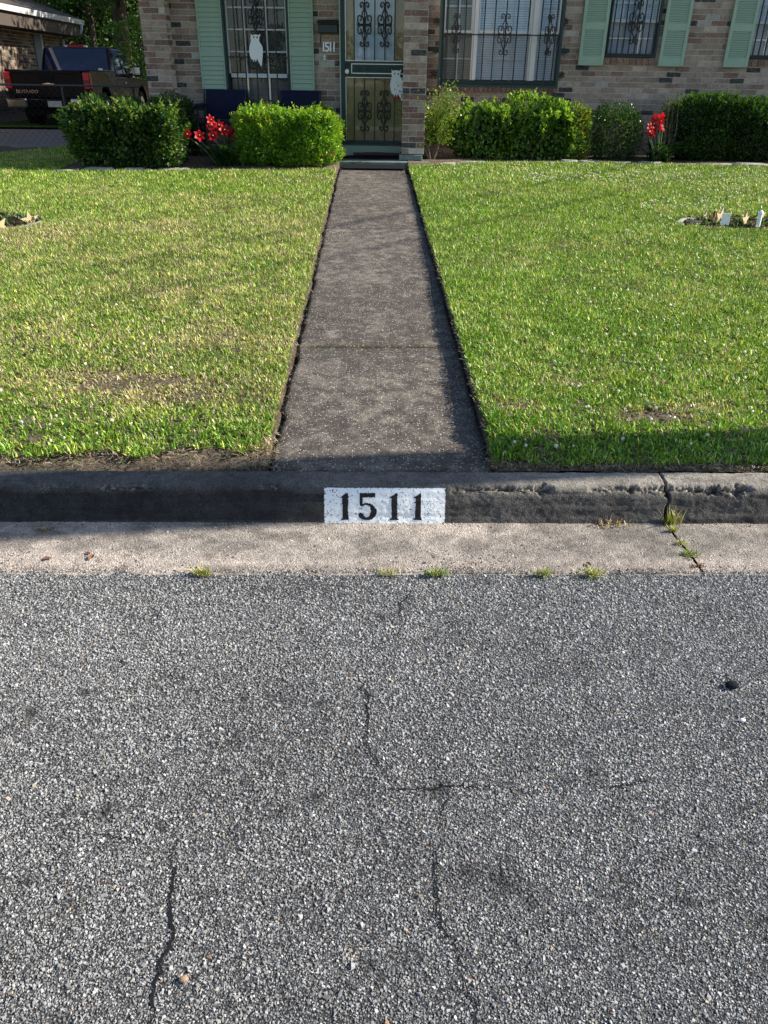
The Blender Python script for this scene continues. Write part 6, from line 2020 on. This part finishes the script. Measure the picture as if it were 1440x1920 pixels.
# ---- chain link fence in front of the drive
MAT['galv'] = plain('galvanised_pipe', (.07, .075, .08), .5, .4, .6, var=.2)
FY = 15.4
fz = W.on_y(60, 159.5, FY)[2]; fx0, fx1 = -13.0, -4.0
fb = ZD + .0
fn = thing('chain_link_fence', 'low chain link fence with a thin top rail in front of the pickup', 'fence', (fx0, FY, fb))
obj('top_rail', MB().tube([(0, 0, fz - fb), (fx1 - fx0, 0, fz - fb)], .018, 8), MAT['galv'], fn)
pxs = [W.on_y(125, 215, FY)[0]]; pxs = [pxs[0] + k * 2.6 for k in (-2, -1, 0)] + [-4.15]
for p in pxs:
    po = obj('post', MB().tube([(p - fx0, .005, -.3), (p - fx0, .005, fz - fb - .02)], .026, 8), MAT['galv'], fn)
m = MB(); hgt = fz - fb; stp = .075
x = -hgt
while x < fx1 - fx0:
    for sg in (1, -1):
        a0 = max(0, -x) if sg > 0 else 0; xa_, za_ = x, 0.02
        pts = [(x + k * stp, (.004 if k % 2 else -.004) * sg - .03, .02 + k * stp if sg > 0 else hgt - .02 - k * stp) for k in range(int((hgt - .02) / stp) + 1)]
        pts = [p for p in pts if 0 <= p[0] <= fx1 - fx0]
        if len(pts) > 1:
            m.tube([pts[0], pts[-1]], .0018, 3, False)
    x += stp * 1.5
obj('mesh', m, MAT['galv'], fn, kind='stuff')


# ---- trees
def tree(label, x, y, h, r, trunk_r, seed, cols, nclump=46, per=190, leaf=.14, low=.3, lean=.0, name='leafy_tree', cs=.42):
    g = np.random.default_rng(seed); z0 = float(lawn_z(np.array(min(x, 0.0)), np.array(min(y, 15.0)))) if y > 2.8 else .12
    t = thing(name, label, 'tree', (x, y, z0), 0, 'trees around the houses')
    m = MB(); hb = h * .55
    m.tube([(0, 0, -.2), (lean * .1, 0, hb * .3), (lean * .4, .05, hb * .7), (lean, .1, hb), (lean * 1.2, .1, h * .85)], [trunk_r * 1.25, trunk_r, trunk_r * .85, trunk_r * .6, trunk_r * .15], 9)
    obj('trunk', m, MAT['bark'], t, smooth=True)
    cl = []; m = MB()
    for k in range(nclump):
        u = g.normal(size=3); u /= np.linalg.norm(u); rad = g.uniform(.45, 1) ** .5
        c = np.array([lean * .8, 0, h * (low + (1 - low) / 2)]) + u * rad * np.array([r, r, h * (1 - low) / 2]) * g.uniform(.8, 1.08)
        cl.append(c)
        if k % 3 == 0:
            zb_ = min(c[2] * .75, hb); s = np.array([lean * zb_ / hb, 0, zb_]); mid = (s + c) / 2 + np.array([0, 0, .12 * r])
            m.tube([s, mid, c], [trunk_r * .35, trunk_r * .2, trunk_r * .06], 5)
    obj('limbs', m, MAT['bark'], t)
    cl = np.array(cl); n = nclump * per
    ci = g.integers(0, nclump, n); cr2 = g.uniform(.55, 1.25, nclump)[ci][:, None] * r * cs
    u = g.normal(size=(n, 3)); u /= np.linalg.norm(u, axis=1, keepdims=True); off = u * g.uniform(.3, 1, (n, 1)) ** .5 * cr2 * np.array([1, 1, .7])
    P = cl[ci] + off
    C = pal(n, cols) * g.uniform(.75, 1.25, nclump)[ci][:, None]
    obj('crown', leaves_mesh('crown', P, g.normal(0, .7, (n, 3)) + np.array([0, 0, -.1]) + off / cr2 * .5, g.normal(0, .6, (n, 3)) + np.array([0, 0, .8]), leaf * g.uniform(.6, 1.3, n), C, .6), MAT['treeleaf'], t, kind='stuff')
    return t


TG = [((.03, .085, .012), 4), ((.06, .14, .02), 3), ((.11, .19, .03), 1)]
TD = [((.018, .055, .010), 4), ((.035, .09, .015), 3), ((.07, .13, .02), 1)]
wt = W.on_y(228, 60, 31)
tree('dark leafy tree with a thick straight trunk behind the pickup', wt[0], 31, 9.5, 3.3, .26, 21, TG, 60, 230, .15, .30)
tree('tall dense tree behind the roof corner of the neighbour house', W.on_y(130, 60, 37)[0], 37, 11.5, 4.2, .3, 22, TD, 64, 230, .18, .12)
tree('dense dark tree at the far left behind the neighbour roof', W.on_y(20, 60, 42)[0], 42, 12, 5.0, .3, 23, TD, 60, 220, .2, .1)
tree('dark spreading tree just left of the brick pilaster', W.on_y(275, 60, 38)[0], 38, 11, 4.2, .28, 24, TD, 60, 230, .18, .08)
tree('rounded sunlit light green bush far behind the pickup bonnet', W.on_y(262, 115, 27.5)[0], 27.5, 2.7, 1.1, .06, 25, [((.10, .2, .025), 3), ((.16, .26, .04), 2)], 24, 110, .10, .1, name='round_bush')
tree('low dark understory tree between the neighbour house and the trunk', W.on_y(180, 110, 33)[0], 33, 6.0, 2.6, .12, 26, TD, 50, 200, .15, .02)
tree('big shade tree over the back yard behind the brick house', -1.5, 27.5, 9.5, 3.6, .28, 31, TG, 70, 240, .22, .25)
tree('tall dense tree in the back yards behind the house', -1.5, 41, 12, 4.6, .3, 33, TD, 56, 190, .22, .06)
tree('second shade tree further right in the back yard', 4.5, 26.5, 10.5, 4.2, .3, 32, TG, 50, 180, .22, .25)
n = 17000; xt = rng.uniform(-70, 70, n); yt = 66 + rng.normal(0, 2.2, n); ht = 8.5 + 4 * (fbm(xt * .12, xt * 0, 111, 3) - .5)
zt_ = .5 + ht * rng.random(n) ** .8
obj('added_treeline', leaves_mesh('added_treeline', np.stack([xt, yt, zt_], 1), rng.normal(0, 1, (n, 3)), rng.normal(0, .6, (n, 3)) + np.array([0, -.5, .6]), .75 * rng.uniform(.6, 1.3, n), pal(n, TD), .7), MAT['treeleaf'], None, kind='stuff')  # added behind everything, darkens what the truck's side mirrors
# across the street, seen only as reflections in the panes
for i, (x, y, h, r) in enumerate([(-11, -40, 4.6, 3.8), (-3, -44, 5.0, 4.2), (6, -41, 4.2, 3.6), (14, -43, 4.5, 4.0)]):
    tree(['leafy tree across the street, furthest left', 'tall leafy tree across the street opposite the door', 'smaller leafy tree across the street, right of the tall one', 'large leafy tree across the street, furthest right'][i], x, y, h, r, .2, 40 + i, TG, 34, 90, .30, .15)

# ---- utility pole up the street and its service cable (their shadows cross the lawn and the kerb)
A, B = G(1440, 846), W.on_z(0, 901, .17)
PXP = 5.6; PYP = 3.49
pole = thing('utility_pole', 'wooden utility pole on the verge further up the street', 'utility pole', (PXP, PYP, float(lawn_z(PXP, PYP))))
obj('pole', MB().tube([(0, 0, -.5), (0, -.75, 10.5)], [.165, .13], 14), MAT['bark'], pole)
obj('cross_arm', MB().box(-.06, .06, -1.7, .3, 9.7, 9.82), MAT['bark'], pole)
for yy in (-1.6, -1.0, -.4, .2):
    obj('insulator', MB().tube([(0, yy, 9.82), (0, yy, 9.98)], [.04, .03], 8), plain('insulator_grey', (.3, .3, .32), .4), pole)
cbl = []
for k in range(21):
    f = k / 20; cbl.append((9.5 * f, 11.8 * f, 6.2 - 1.2 * f - 1.2 * f * (1 - f)))
obj('service_cable', MB().tube(cbl, .013, 6), MAT['iron'], pole)
cbl2 = [(9.5 * f, 12.8 * f, 7.0 - 1.6 * f - 1.4 * f * (1 - f)) for f in np.linspace(0, 1, 21)]
obj('service_cable', MB().tube(cbl2, .017, 6), MAT['iron'], pole)
